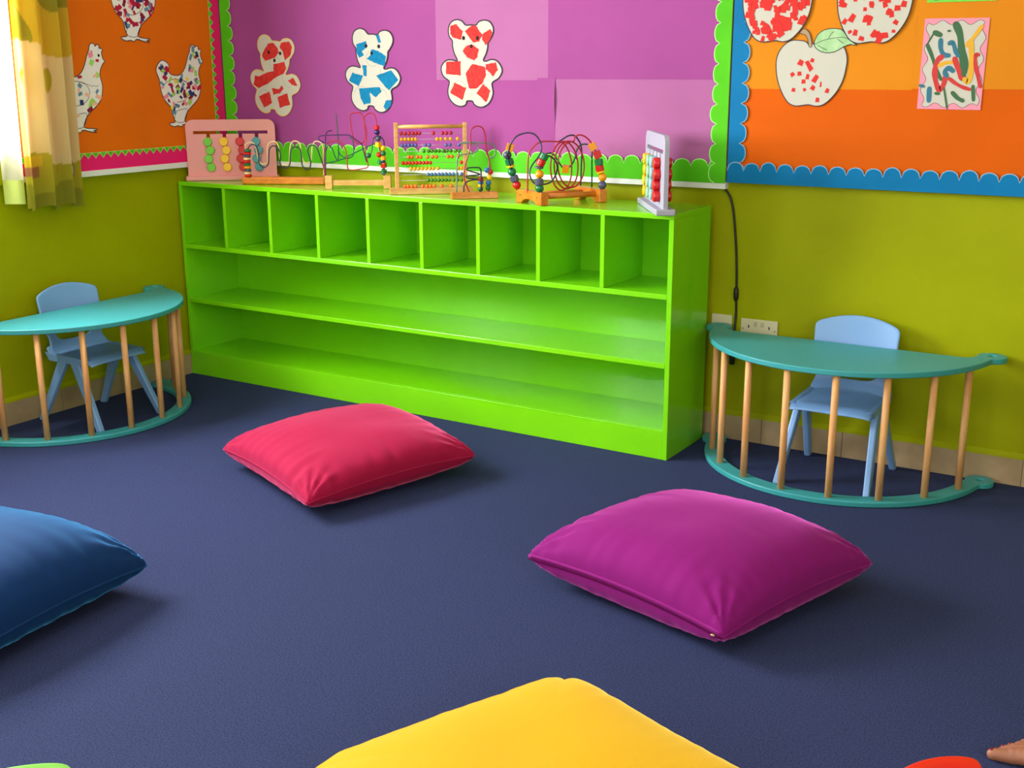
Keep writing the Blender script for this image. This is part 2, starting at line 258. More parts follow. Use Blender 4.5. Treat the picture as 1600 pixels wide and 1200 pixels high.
T2_DARK=[[0.4318,-0.3192,1.0971],[0.4355,-0.3172,1.1174],[0.4469,-0.3113,1.1305],[0.4629,-0.3031,1.1305],[0.4728,-0.298,1.1146],[0.4766,-0.2962,1.0856],[0.4774,-0.296,1.0477],[0.4899,-0.2896,1.0303],[0.5033,-0.2827,1.0303],[0.5162,-0.276,1.0478],[0.5194,-0.2742,1.0857],[0.5233,-0.272,1.1118],[0.5346,-0.2662,1.1248],[0.5479,-0.2593,1.1249],[0.5606,-0.2528,1.1119],[0.5674,-0.2494,1.0858],[0.5655,-0.2506,1.0451],[0.5781,-0.2442,1.0276],[0.5941,-0.2359,1.0277],[0.6056,-0.23,1.0452],[0.6087,-0.2282,1.0859],[0.6139,-0.2254,1.112],[0.6249,-0.2197,1.1207],[0.6408,-0.2115,1.1207],[0.651,-0.2063,1.1091],[0.655,-0.2043,1.0802],[0.6561,-0.2039,1.0424],[0.666,-0.1989,1.025],[0.6792,-0.1921,1.0206],[0.6904,-0.1863,1.0338],[0.6916,-0.1856,1.0629],[0.6825,-0.1901,1.1005],[0.6887,-0.1868,1.1237],[0.7049,-0.1785,1.1295],[0.7203,-0.1706,1.1179],[0.7321,-0.1647,1.0804],[0.7461,-0.1577,1.0281],[0.7487,-0.1565,0.9917]]
T3_RED=[[0.8627,-0.2922,1.0011],[0.8626,-0.2922,1.0546],[0.8634,-0.2917,1.0912],[0.8675,-0.2893,1.1276],[0.8789,-0.2825,1.1487],[0.9059,-0.2667,1.1592],[0.9323,-0.2512,1.1516],[0.9472,-0.2425,1.1213],[0.9513,-0.2401,1.0849],[0.9538,-0.2387,1.0392],[0.9709,-0.2286,1.0315],[1.0085,-0.2066,1.0376],[1.0315,-0.193,1.0467],[1.0273,-0.1955,1.0847],[1.0229,-0.1981,1.1151],[1.0305,-0.1935,1.1905],[1.0239,-0.1974,1.2356],[1.0133,-0.2036,1.2774],[0.9923,-0.2159,1.2811],[0.9709,-0.2284,1.2746],[0.9688,-0.2297,1.2507],[0.9761,-0.2255,1.1907],[0.9831,-0.2214,1.1605],[0.9986,-0.2123,1.1469],[1.0175,-0.2012,1.1544],[1.0248,-0.1969,1.1755],[1.0225,-0.1982,1.2505],[1.0276,-0.1952,1.2684],[1.0478,-0.1834,1.2803],[1.0658,-0.1728,1.2654],[1.0705,-0.1701,1.2235],[1.0752,-0.1673,1.1754],[1.0805,-0.1643,1.1271],[1.0922,-0.1574,1.0663],[1.0926,-0.1573,1.0007]]
T3_PURPLE=[[0.8798,-0.3053,1.0029],[0.8809,-0.3024,1.0864],[0.881,-0.3002,1.1467],[0.8649,-0.3076,1.1587],[0.8531,-0.3125,1.1722],[0.8634,-0.3042,1.1826],[0.926,-0.2654,1.1859],[0.9646,-0.2406,1.1851],[0.9816,-0.2286,1.1729],[1.0115,-0.2089,1.1456],[1.0174,-0.2034,1.1152],[1.0268,-0.1958,1.0665]]
T3_PURPLE2=[[0.8834,-0.303,1.147],[0.8714,-0.2831,1.1817],[0.8635,-0.2607,1.1986],[0.8646,-0.2331,1.2019]]
T3_GREEN=[[0.8638,-0.2799,1.0599],[0.9,-0.2509,1.07],[0.9256,-0.2282,1.0802],[0.9429,-0.2103,1.0827],[0.954,-0.1961,1.1005],[0.949,-0.1913,1.158],[0.9305,-0.1944,1.1728]]
T3_GREEN2=[[0.8471,-0.2667,0.9984],[0.8467,-0.2652,1.0828],[0.8585,-0.2565,1.1376],[0.8745,-0.2455,1.1222],[0.8831,-0.2389,1.0885],[0.8938,-0.2309,1.0761],[0.8955,-0.2282,1.1736],[0.8897,-0.2298,1.2762]]
T3_GREEN3=[[0.8905,-0.2237,1.1245],[0.8957,-0.2243,1.1033],[0.9107,-0.2191,1.0882],[0.9288,-0.2121,1.0884],[0.9908,-0.1793,1.1205],[1.0389,-0.1547,1.1434],[1.0567,-0.1478,1.1375],[1.0718,-0.1426,1.0829],[1.0782,-0.1426,0.9989]]
T3_NAVY=[[1.0406,-0.1993,1.0961],[1.0493,-0.1927,1.1035],[1.0546,-0.1882,1.1276],[1.0561,-0.1858,1.1607],[1.0664,-0.1783,1.1772],[1.0816,-0.1679,1.1801],[1.095,-0.1586,1.1634],[1.0969,-0.1561,1.1332],[1.0936,-0.1566,1.0007]]
T5_RED=[[1.6483,-0.3109,0.9753],[1.6342,-0.3234,1.0245],[1.6347,-0.3231,1.0696],[1.646,-0.3134,1.1245],[1.6543,-0.3062,1.1655],[1.6535,-0.307,1.2134],[1.6603,-0.3011,1.2337],[1.6762,-0.2871,1.242],[1.692,-0.2732,1.2332],[1.6997,-0.2664,1.2058],[1.702,-0.2642,1.1612],[1.7097,-0.2574,1.1163],[1.7152,-0.2525,1.0677],[1.71,-0.2569,0.9736]]
T5_GREY=[[1.6083,-0.346,0.9764],[1.6111,-0.3422,1.1045],[1.6167,-0.3356,1.1249],[1.6306,-0.3217,1.1297],[1.6537,-0.2996,1.1325],[1.6717,-0.2821,1.1441],[1.6711,-0.2808,1.1612],[1.6519,-0.296,1.1718],[1.6142,-0.3274,1.1741],[1.6465,-0.2972,1.1768],[1.7029,-0.2459,1.1712],[1.7208,-0.2285,1.1598],[1.724,-0.2239,1.1354],[1.7165,-0.2287,1.1147],[1.7022,-0.2394,1.101],[1.6979,-0.2412,0.9716]]
T5_DARK=[[1.6393,-0.3386,0.979],[1.6424,-0.336,1.012],[1.6638,-0.3173,1.0253],[1.6877,-0.2962,1.0282],[1.6532,-0.3265,1.0343],[1.6493,-0.33,1.043],[1.6906,-0.2938,1.0482],[1.6536,-0.3263,1.0654],[1.651,-0.3286,1.0741],[1.6722,-0.3099,1.077],[1.6908,-0.2936,1.0731],[1.6941,-0.2907,1.0488],[1.6935,-0.2911,0.9793]]
T6_PURPLE=[[1.8898,-0.3321,0.9941],[1.8851,-0.3413,1.0435],[1.8795,-0.351,1.0705],[1.8739,-0.3608,1.1105],[1.8697,-0.3697,1.1371],[1.8789,-0.3704,1.1607],[1.8881,-0.3711,1.1842],[1.9085,-0.365,1.2103],[1.9338,-0.3559,1.222],[1.9565,-0.3484,1.2251],[1.9793,-0.3409,1.2182],[1.997,-0.3364,1.197],[2.006,-0.3373,1.1743],[2.0075,-0.3427,1.1546],[2.0003,-0.3534,1.132],[1.9856,-0.3687,1.1066],[1.9784,-0.3795,1.0811],[1.9836,-0.3826,1.0555],[2.0014,-0.3781,1.0328],[2.0341,-0.3645,1.0303],[2.0616,-0.354,1.0423],[2.079,-0.3498,1.0716],[2.086,-0.3519,1.1007],[2.0816,-0.3609,1.124],[2.0693,-0.3747,1.1387],[2.0597,-0.3869,1.1448]]
T6_GREEN=[[2.0354,-0.4017,0.9917],[2.0284,-0.39,1.071],[2.0227,-0.3774,1.0943],[2.0208,-0.3626,1.1161],[2.0251,-0.3439,1.1409],[2.0308,-0.3244,1.1471],[2.0391,-0.3034,1.1446],[2.045,-0.2837,1.1233],[2.0588,-0.2593,1.0872],[2.0623,-0.2411,1.0816],[2.0734,-0.2183,1.0937],[2.0794,-0.1987,1.119],[2.0802,-0.1822,1.1532],[2.0888,-0.1609,1.1728],[2.1054,-0.1347,1.1718],[2.1121,-0.1147,1.1532],[2.1068,-0.1019,1.1136],[2.1014,-0.0892,0.9954]]
T6_RED=[[1.9598,-0.3652,0.9947],[1.9602,-0.3648,1.0676],[1.9615,-0.3636,1.1255],[1.9664,-0.3592,1.1542],[1.9864,-0.3415,1.1826],[2.0088,-0.3217,1.1922],[2.0536,-0.282,1.19],[2.0597,-0.2626,1.1845],[2.0654,-0.2448,1.1702],[2.0704,-0.2304,1.1484],[2.0741,-0.2207,1.1213],[2.0762,-0.2167,1.0916],[2.0765,-0.2187,1.0621],[2.075,-0.2266,1.036],[2.0718,-0.2395,1.0159],[2.0675,-0.256,1.0037],[2.0624,-0.2746,1.0006],[2.0572,-0.2933,1.007],[2.0525,-0.3101,1.022],[2.0488,-0.3235,1.0441],[2.0465,-0.3319,1.0711],[2.046,-0.3346,1.1004],[2.0474,-0.3311,1.1292],[2.0506,-0.3217,1.1547],[2.0555,-0.3073,1.1746],[2.0616,-0.289,1.1869],[2.0686,-0.2687,1.1906],[2.0759,-0.2482,1.1853],[2.0828,-0.2295,1.1713],[2.0886,-0.2143,1.15],[2.093,-0.2041,1.1236],[2.0953,-0.1999,1.0946],[2.0954,-0.2021,1.0659],[2.0933,-0.2105,1.0405],[2.0893,-0.2241,1.0208],[2.0838,-0.2416,1.009],[2.0775,-0.2612,1.0061],[2.0711,-0.281,1.0124],[2.0653,-0.2988,1.027],[2.0607,-0.3129,1.0486],[2.0579,-0.3218,1.075],[2.0572,-0.3247,1.1035],[2.0587,-0.321,1.1315],[2.0625,-0.3112,1.1564],[2.0682,-0.296,1.1757],[2.0754,-0.2768,1.1878],[2.0836,-0.2555,1.1913],[2.0921,-0.2339,1.186],[2.1001,-0.2142,1.1724],[2.1069,-0.1982,1.1516],[2.1118,-0.1875,1.1259],[2.1144,-0.1831,1.0976],[2.1143,-0.1855,1.0696],[2.1117,-0.1943,1.0449],[2.1068,-0.2087,1.0258],[2.1002,-0.2272,1.0144],[2.0927,-0.2479,1.0116],[2.085,-0.2687,1.0177],[2.0781,-0.2875,1.0321],[2.0727,-0.3023,1.0531],[2.0693,-0.3118,1.0788],[2.0684,-0.3148,1.1066],[2.0701,-0.311,1.1339],[2.0744,-0.3006,1.1581],[2.0809,-0.2847,1.1769],[2.0892,-0.2646,1.1886],[2.0987,-0.2422,1.192],[2.1008,-0.2403,1.2049],[2.112,-0.2304,1.2148],[2.1301,-0.2144,1.2102],[2.1485,-0.1982,1.1897],[2.1556,-0.192,1.1693],[2.1708,-0.1788,1.1385],[2.1758,-0.1745,1.1077],[2.1821,-0.1691,1.0695],[2.1882,-0.1641,1.0489],[2.188,-0.1643,1.0135],[2.1883,-0.1641,0.9913]]
T6_NAVY=[[2.0678,-0.1235,1.0058],[2.0716,-0.1262,1.0841],[2.0743,-0.1296,1.1439],[2.0695,-0.1376,1.1797],[2.0533,-0.1524,1.2065],[2.0349,-0.1687,1.2069],[2.0192,-0.1833,1.1954],[2.006,-0.1964,1.184]]
T6_LEFT=[['o','cube',[1.8673,-0.3458,1.1662]],['n','ball',[1.8584,-0.3512,1.1356]],['g','cyl',[1.8654,-0.347,1.1092]],['y','disc',[1.8697,-0.3444,1.0916]],['g','ball',[1.8739,-0.3418,1.0695]],['n','cyl',[1.8823,-0.3367,1.043]],['r','ball',[1.8898,-0.332,1.0149]]]
T6_MID=[['g','cyl',[2.0498,-0.3929,1.1392]],['r','cyl',[2.04,-0.3989,1.1164]],['n','disc',[2.0339,-0.4026,1.0979]],['o','ball',[2.0352,-0.4018,1.0722]],['n','cyl',[2.0341,-0.4025,1.0421]],['g','ball',[2.0354,-0.4017,1.0105]]]
T6_RIGHT=[['o','cube',[2.1524,-0.186,1.1688]],['r','cube',[2.1692,-0.1757,1.1382]],['g','cyl',[2.1747,-0.1724,1.1076]],['r','cyl',[2.1776,-0.1706,1.0841]],['y','disc',[2.1816,-0.1682,1.0695]],['o','ball',[2.1882,-0.1641,1.0489]],['n','ball',[2.188,-0.1643,1.0135]]]
T6_CUBE=[2.0638,-0.2438,1.0819]
T5_BEADS=[['b',[1.7048,-0.2616,1.0638]],['r',[1.7152,-0.2525,1.0566]],['y',[1.7126,-0.2547,1.034]],['b',[1.7089,-0.2579,1.0121]],['g',[1.7075,-0.2591,0.9919]],['r',[1.6852,-0.2787,1.026]],['b',[1.6848,-0.279,1.0134]],['y',[1.6842,-0.2795,1.0012]],['g',[1.6833,-0.2803,0.9883]]]
T3_BEADS=[['r','cyl',[1.0692,-0.1708,1.2169]],['v','ball',[1.0705,-0.1701,1.1971]],['n','ball',[1.0743,-0.1679,1.1694]],['y','cube',[1.0743,-0.1679,1.1428]],['y','ball',[1.0925,-0.1572,1.127]],['g','ball',[1.0914,-0.1579,1.1043]],['o','cyl',[1.0913,-0.158,1.0831]],['n','disc',[1.091,-0.1582,1.0709]],['r','cube',[1.0924,-0.1574,1.0526]],['g','cyl',[1.0924,-0.1573,1.0252]],['n','disc',[1.0927,-0.1572,1.0068]],['g','ball',[1.0343,-0.1914,1.0954]],['r','ball',[1.0757,-0.1671,1.0983]],['g','cyl',[1.0789,-0.1653,1.0664]]]
T2_BEADS=[['g',[0.4251,-0.3116,1.1037]],['r',[0.4244,-0.312,1.0912]],['n',[0.4219,-0.3134,1.0795]],['c',[0.4199,-0.3145,1.0673]],['r',[0.4203,-0.3143,1.0541]],['g',[0.4204,-0.3143,1.041]],['o',[0.4206,-0.3143,1.0278]],['n',[0.4217,-0.3138,1.0146]],['c',[0.4202,-0.3146,1.0014]],['r',[0.4216,-0.314,0.9867]]]

# ------------------------------------------------------------------ the room
RX, RY, RZ, T = 6.3, -7.2, 2.85, .2
structure(MB().box((-T, RY-T, -.05), (RX+T, T, 0)).build('floor', M_carpet))
structure(MB().box((-T, RY-T, RZ), (RX+T, T, RZ+.1)).build('ceiling', M_ceil))
structure(MB().box((-T, 0, 0), (RX+T, T, RZ)).build('wall_back', M_wall))
def wall_with_holes(name, axis, c0, c1, a0, a1, holes):
    b = MB(); cuts = sorted(holes); prev = a0
    def bx(u0, u1, z0, z1):
        if u1-u0 < 1e-4 or z1-z0 < 1e-4: return
        if axis == 'x': b.box((c0, u0, z0), (c1, u1, z1))
        else: b.box((u0, c0, z0), (u1, c1, z1))
    for (h0, h1, z0, z1) in cuts:
        bx(prev, h0, 0, RZ); bx(h0, h1, 0, z0); bx(h0, h1, z1, RZ); prev = h1
    bx(prev, a1, 0, RZ); return structure(b.build(name, M_wall))
wall_with_holes('wall_left', 'x', -T, 0, RY, 0, [(WY0, WY1, WZ0, WZ1), (-6.1, -4.3, WZ0, WZ1)])
wall_with_holes('wall_right', 'x', RX, RX+T, RY, 0, [(-5.7, -3.5, WZ0, WZ1)])
wall_with_holes('wall_front', 'y', RY-T, RY, -T, RX+T, [(1.8, 5.4, 1.0, 2.35)])
M_glass = bpy.data.materials.new('window_glass'); M_glass.use_nodes = True
nt = M_glass.node_tree; nt.nodes.clear(); go = nt.nodes.new('ShaderNodeOutputMaterial'); gm = nt.nodes.new('ShaderNodeMixShader'); gt = nt.nodes.new('ShaderNodeBsdfTransparent'); gg = nt.nodes.new('ShaderNodeBsdfGlossy')
gg.inputs['Roughness'].default_value = .02; gm.inputs[0].default_value = .06
nt.links.new(gt.outputs[0], gm.inputs[1]); nt.links.new(gg.outputs[0], gm.inputs[2]); nt.links.new(gm.outputs[0], go.inputs[0])
def window(n, axis, c, a0, a1, z0, z1, mullions):
    b = MB(); g = MB(); t = .045; d = .03
    def bx(B, u0, u1, w0, w1, dd):
        if axis == 'x': B.box((c-dd, u0, w0), (c+dd, u1, w1))
        else: B.box((u0, c-dd, w0), (u1, c+dd, w1))
    bx(b, a0, a1, z0, z0+t, d); bx(b, a0, a1, z1-t, z1, d); bx(b, a0, a0+t, z0+t, z1-t, d); bx(b, a1-t, a1, z0+t, z1-t, d)
    for k in range(1, mullions+1):
        u = a0+(a1-a0)*k/(mullions+1); bx(b, u-t/2, u+t/2, z0+t, z1-t, d)
    w = structure(b.build('window_%d' % n, M_white))
    bx(g, a0+t, a1-t, z0+t, z1-t, .003); g.build('pane', M_glass, w)
    h = MB(); u = a1-t-.16
    if axis == 'x' and n < 4: h.box((c+d, u-.05, z0+.012), (c+d+.02, u+.05, z0+.034)); h.build('window_handle', mat('grey_metal', (120, 118, 112), .4, metal=.5), w)
window(1, 'x', -.13, WY0, WY1, WZ0, WZ1, 1)
window(2, 'x', -.13, -6.1, -4.3, WZ0, WZ1, 1)
window(4, 'x', RX+.13, -5.7, -3.5, WZ0, WZ1, 1)  # unseen window added to go with the right-hand fill lamp
window(3, 'y', RY-.13, 1.8, 5.4, 1.0, 2.35, 2)
structure(MB().box((-.1, WY0-.04, WZ0-.165), (.022, WY1+.0, WZ0-.15)).build('trim_1', M_wall)).name = 'trim_1'
# skirting tiles, with the painted lip above them
def skirting(name, axis, a0, a1, seams, col_lip):
    b = MB().use(M_tile); s_ = sorted(seams); pts = [a0]+[s for s in s_ if a0 < s < a1]+[a1]
    for i in range(len(pts)-1):
        u0, u1 = pts[i]+.0015, pts[i+1]-.0015
        if axis == 'y': b.box((u0, -.012, 0), (u1, -.0005, .1))
        else: b.box((.0005, u0, 0), (.012, u1, .1))
    b.use(M_grout)
    if axis == 'y': b.box((a0, -.010, 0), (a1, -.0004, .0995))
    else: b.box((.0004, a0, 0), (.010, a1, .0995))
    structure(b.build(name))
    l = MB()
    if axis == 'y': l.hexa([(a0,-.012,.1),(a1,-.012,.1),(a1,-.0005,.1),(a0,-.0005,.1)], [(a0,-.011,.107),(a1,-.011,.107),(a1,-.0005,.121),(a0,-.0005,.121)])
    else: l.hexa([(.0005,a0,.1),(.012,a0,.1),(.012,a1,.1),(.0005,a1,.1)], [(.0005,a0,.121),(.011,a0,.107),(.011,a1,.107),(.0005,a1,.121)])
    structure(l.build('trim_%d' % col_lip, M_wall))
skirting('baseboard_back', 'y', 0.0125, RX, [2.845+.327*k for k in range(-9, 12)], 2)
skirting('baseboard_left', 'x', RY, -.0125, [-1.47-.33*k for k in range(-5, 20)], 3)

# ------------------------------------------------------------------ green shelving unit
SH_A, SH_X, SH_Y, SW, SD, SHH = -.0134, .019, -.0095, 2.592, .358, .95
sh = thing('shelf_unit', 'long lime green shelving unit with nine cubbyholes above two open shelves, against the back wall', 'shelf', (SH_X, SH_Y-.012, 0), SH_A)
SD -= .012; t = .02
def sp(name, a, b, bev=.0015): return MB().box(a, b).build(name, M_green, sh, bevel=bev)
sp('side_panel', (0, -SD, 0), (t, 0, SHH-t)); sp('side_panel', (SW-t, -SD, 0), (SW, 0, SHH-t))
sp('top_panel', (0, -SD, SHH-t), (SW, 0, SHH)); sp('back_panel', (t, -.008, 0), (SW-t, -.0005, SHH-t), 0)
sp('plinth', (t, -SD+.0015, 0), (SW-t, -SD+.02, .1175))
sp('shelf_board', (t, -SD+.0202, .0975), (SW-t, -.008, .1175)); sp('shelf_board', (t, -SD, .364), (SW-t, -.008, .384)); sp('shelf_board', (t, -SD, .63), (SW-t, -.008, .65))
for k in range(1, 9):
    x = .01+(SW-.02)*k/9; sp('divider', (x-.009, -SD+.0005, .65), (x+.009, -.008, SHH-t))

# ------------------------------------------------------------------ notice boards
def back_fr(y0): return lambda a, b, d: (a, y0-d, b)
def left_fr(x0): return lambda a, b, d: (x0+d, a, b)
def scallop(p0, p1, inward, base, amp, per, rag=0):
    """closed outline: straight outer edge p0-p1, scalloped inner edge"""
    L = math.hypot(p1[0]-p0[0], p1[1]-p0[1]); d = ((p1[0]-p0[0])/L, (p1[1]-p0[1])/L); n = max(1, round(L/per)); per = L/n; out = [p0]; R = random.Random(int(L*1000))
    pts = []
    for k in range(n):
        jit = R.uniform(-rag, rag)
        for j in range(9):
            s = (k+j/9)*per; h = base+(amp+jit)*math.sqrt(max(0, 1-(2*j/9-1)**2)); pts.append((s, h))
    pts.append((L, base))
    return [p0]+[(p0[0]+d[0]*s+inward[0]*h, p0[1]+d[1]*s+inward[1]*h) for s, h in pts]+[p1]
BT = 2.25
# purple board
bd = thing('notice_board', 'purple paper notice board with green scalloped border above the shelving unit', 'notice board')
MB().box((.018, -.028, 1.02), (2.655, -.0005, BT)).build('board', mat('cork', (170, 130, 90), .9), bd)
fr = MB(); fr.box((.014, -.034, 1.013), (2.656, -.0005+0, 1.04)).box((.014, -.034, BT-.02), (2.656, -.0005, BT+.01)); fr.build('frame', M_white, bd, bevel=.001)
PU = dict(rough=.7, spec=.18, var=.05, vscale=2.2)
pp = mat('purple_poster_paper', (156, 68, 136), **PU)
pp2 = mat('dusty_pink_purple_paper', (170, 96, 148), **PU)
def sheet(nm, x0, x1, z0, z1, d, m_, par, fr_, bow=0.0):
    b = MB(); nx, nz = 24, 16; vs_ = []
    for j in range(nz+1):
        for i in range(nx+1):
            u, v = i/nx, j/nz; k = d
            if bow: k += bow(u, v)
            vs_.append(fr_(x0+(x1-x0)*u, z0+(z1-z0)*v, k))
    fs_ = [(j*(nx+1)+i, j*(nx+1)+i+1, (j+1)*(nx+1)+i+1, (j+1)*(nx+1)+i) for j in range(nz) for i in range(nx)]
    return b.add(vs_, fs_).build(nm, m_, par, smooth=True)
bf = back_fr(-.029)
sheet('paper_sheet', .02, 1.31, 1.03, BT-.02, .0003, pp, bd, bf)
wav = lambda u, v: .0012+.0012*math.sin(5*u+3*v)**2
sheet('paper_sheet', 1.29, 1.895, 1.03, 1.43, .0010, pp, bd, bf, lambda u, v: .009*max(0, (u-.86)/.14)**1.5*math.exp(-((v-.78)/.18)**2)+.0008*math.sin(9*u)**2)
sheet('paper_sheet', 1.30, 1.87, 1.42, BT-.02, .0018, pp2, bd, bf)
sheet('paper_sheet', 1.888, 2.65, 1.03, 1.432, .0008, pp2, bd, bf, lambda u, v: .0010*math.sin(14*u+v*2)**2*v)
sheet('paper_sheet', 1.86, 2.65, 1.425, BT-.02, .0022, pp, bd, bf)
m_gb = mat('bright_green_border_card', (84, 190, 20), .6, .15, var=.06, vscale=7); m_ge = mat('pale_green_card_edge', (170, 232, 130), .6)
def border(par, strips, fr_, m_, m_edge, depth=.004):
    for si, (p0, p1, inw, base, amp, per) in enumerate(strips):
        depth += .0011
        o = scallop(p0, p1, inw, base, amp, per, .004); b = MB().use(m_).plate(o, [], depth-.0008, depth, fr_).use(m_edge)
        inner = o[1:-1]
        for q in ribbon(inner, .0035): b.plate(q, [], depth-.0002, depth+.0003, fr_)
        b.build('border_strip', None, par)
border(bd, [((.03, 1.04), (.03, BT-.02), (1, 0), .045, .028, .072), ((.03, 1.035), (2.655, 1.035), (0, 1), .062, .030, .0725), ((2.655, 1.036), (2.655, BT-.02), (-1, 0), .045, .024, .0725)], bf, m_gb, m_ge)
# blue-bordered orange board
bo = thing('notice_board', 'orange paper notice board with blue scalloped border on the back wall above the desk', 'notice board')
MB().box((2.662, -.028, 1.045), (5.3, -.0005, BT)).build('board', MATS['cork'], bo)
po = mat('deep_orange_paper', (212, 90, 0), .7, .12, var=.04, vscale=3); po2 = mat('light_orange_paper', (218, 130, 16), .7, .15, var=.04, vscale=3)
sheet('paper_sheet', 2.664, 5.29, 1.05, 1.41, .0004, po, bo, bf); sheet('paper_sheet', 2.664, 3.33, 1.392, BT-.02, .0009, po2, bo, bf); sheet('paper_sheet', 3.322, 5.29, 1.396, BT-.02, .0006, po2, bo, bf, lambda u, v: .001*math.sin(8*u)**2)
m_bb = mat('blue_border_card', (0, 112, 166), .6, .15, var=.05, vscale=7); m_be = mat('pale_blue_card_edge', (130, 170, 200), .6)
border(bo, [((2.661, 1.041), (2.661, BT-.02), (1, 0), .044, .026, .075), ((2.661, 1.040), (5.3, 1.040), (0, 1), .046, .032, .066)], bf, m_bb, m_be, .0052)
# left board
bl = thing('notice_board', 'orange paper notice board with pink border on the left wall beside the curtain', 'notice board')
MB().box((.0005, -1.24, 1.02), (.024, -.035, BT)).build('board', MATS['cork'], bl)
MB().box((.0005, -1.245, 1.013), (.03, -.034, 1.038)).build('frame', M_white, bl, bevel=.001)
lf = left_fr(.0245)
po3 = mat('warm_orange_paper', (228, 108, 8), .7, .12, var=.04, vscale=3)
sheet('paper_sheet', -1.238, -.037, 1.038, 1.715, .0004, po3, bl, lf); sheet('paper_sheet', -1.238, -.037, 1.71, BT-.02, .0012, po3, bl, lf)
m_pk = mat('hot_pink_border_card', (232, 30, 108), .6, .15)
def zig(p0, p1, inw, base, amp, per, fr_, par):
    L = math.hypot(p1[0]-p0[0], p1[1]-p0[1]); d = ((p1[0]-p0[0])/L, (p1[1]-p0[1])/L); n = round(L/per); per = L/n
    pk = [p0]; z = []
    b = MB().use(m_pk).plate([p0, p1, (p1[0]+inw[0]*(base+amp*.5), p1[1]+inw[1]*(base+amp*.5)), (p0[0]+inw[0]*(base+amp*.5), p0[1]+inw[1]*(base+amp*.5))], [], .002, .0028, fr_)
    o = [(p0[0]+inw[0]*(base+amp), p0[1]+inw[1]*(base+amp))]
    for k in range(n):
        s0, s1, s2 = (k+.12)*per, (k+.5)*per, (k+.88)*per
        T3 = [(p0[0]+d[0]*s+inw[0]*h, p0[1]+d[1]*s+inw[1]*h) for s, h in ((s0, base+amp), (s1, base), (s2, base+amp))]
        b.use(m_gb).plate(T3, [], .0028, .0036, fr_)
        T4 = [(p0[0]+d[0]*s+inw[0]*h, p0[1]+d[1]*s+inw[1]*h) for s, h in ((s0-.15*per, base+amp+.0015), (s1, base-.003), (s2+.15*per, base+amp+.0015))]
        b.use(m_ge).plate(T4, [], .0026, .0032, fr_)
    b.build('border_strip', None, par)
zig((-1.238, 1.036), (-.04, 1.036), (0, 1), .056, .022, .041, lf, bl); zig((-.037, 1.06), (-.037, BT-.02), (-1, 0), .045, .022, .041, lf, bl)

# ------------------------------------------------------------------ children's pictures on the boards
def art_frame(side, px, pz, depth):
    if side == 'back': return lambda a, b, d: (px+a, -.029-.003-depth-d, pz+b)
    return lambda a, b, d: (.0245+.0018+depth+d, px+a, pz+b)
def bear(pos, paint, eyes, m_paint, m_rim, rot, label):
    th = thing('teddy_bear_cutout', label, 'picture'); fr_ = art_frame('back', pos[0], pos[1], 0)
    rt_ = lambda p: (p[0]*math.cos(rot)-p[1]*math.sin(rot), p[0]*math.sin(rot)+p[1]*math.cos(rot))
    o = [rt_(p) for p in smooth_loop(BEAR, 4)]; b = MB().use(P_white).plate(o, [], 0, .0008, fr_).use(m_rim)
    for q in ribbon(o, .0055, True): b.plate(q, [], .0007, .0012, fr_)
    b.use(P_thin)
    for cx, cz, r, a0, a1 in ((-.002, .052, .034, 0, 360), (-.065, -.115, .042, 20, 175), (.045, -.118, .04, 10, 165), (-.095, -.0, .045, 250, 360), (.09, -.0, .045, 170, 280)):
        for q in ribbon([rt_((cx+r*math.cos(math.radians(a)), cz+r*math.sin(math.radians(a)))) for a in range(a0, a1+1, 12)], .0014): b.plate(q, [], .0007, .0010, fr_)
    b.use(m_paint)
    for i, pg in enumerate(paint):
        R = random.Random(len(paint)*10+i); q = []
        for k in range(len(pg)):
            a, c = pg[k], pg[(k+1) % len(pg)]
            for s in range(4):
                f = s/4; q.append((a[0]+(c[0]-a[0])*f+R.uniform(-.0015, .0015), a[1]+(c[1]-a[1])*f+R.uniform(-.0015, .0015)))
        b.plate(q, [], .0008, .0013+.0001*i, fr_)
    b.build('paper', None, th)
    for i, (a, c) in enumerate(eyes):
        e = MB(); r = .0085 if i < 2 else .0078
        e.plate([(a+r*.85*math.cos(t_), c+r*math.sin(t_)) for t_ in [2*PI*k/16 for k in range(16)]], [], .0012, .0030, fr_); e.build('eye' if i < 2 else 'nose', mat('dark_button', (40, 26, 34), .8, .2), th)
bear(BEAR1_POS, BEAR1_PAINT, BEAR1_EYES, P_red, mat('cream_cut_edge', (216, 186, 110), .8), -.10, 'white teddy bear cutout painted red, leftmost of three on the purple board')
bear(BEAR2_POS, BEAR2_PAINT, BEAR2_EYES, P_blue, P_line, -.04, 'white teddy bear cutout painted with blue patches on the purple board')
bear(BEAR3_POS, BEAR3_PAINT, BEAR3_EYES, P_red, P_line, 0, 'white teddy bear cutout with red squares, rightmost of three on the purple board')
def inside(p, poly):
    x, y = p; c = False; n = len(poly)
    for i in range(n):
        x1, y1 = poly[i]; x2, y2 = poly[(i+1) % n]
        if (y1 > y) != (y2 > y) and x < (x2-x1)*(y-y1)/(y2-y1)+x1: c = not c
    return c
FL = [mat('collage_'+n, c, .7, .3) for n, c in (('crimson', (176, 20, 56)), ('navy', (40, 56, 110)), ('pink', (232, 140, 150)), ('lime', (160, 210, 90)), ('yellow', (236, 214, 80)), ('wine', (130, 20, 50)), ('steel', (100, 140, 160)), ('peach', (236, 180, 150)))]
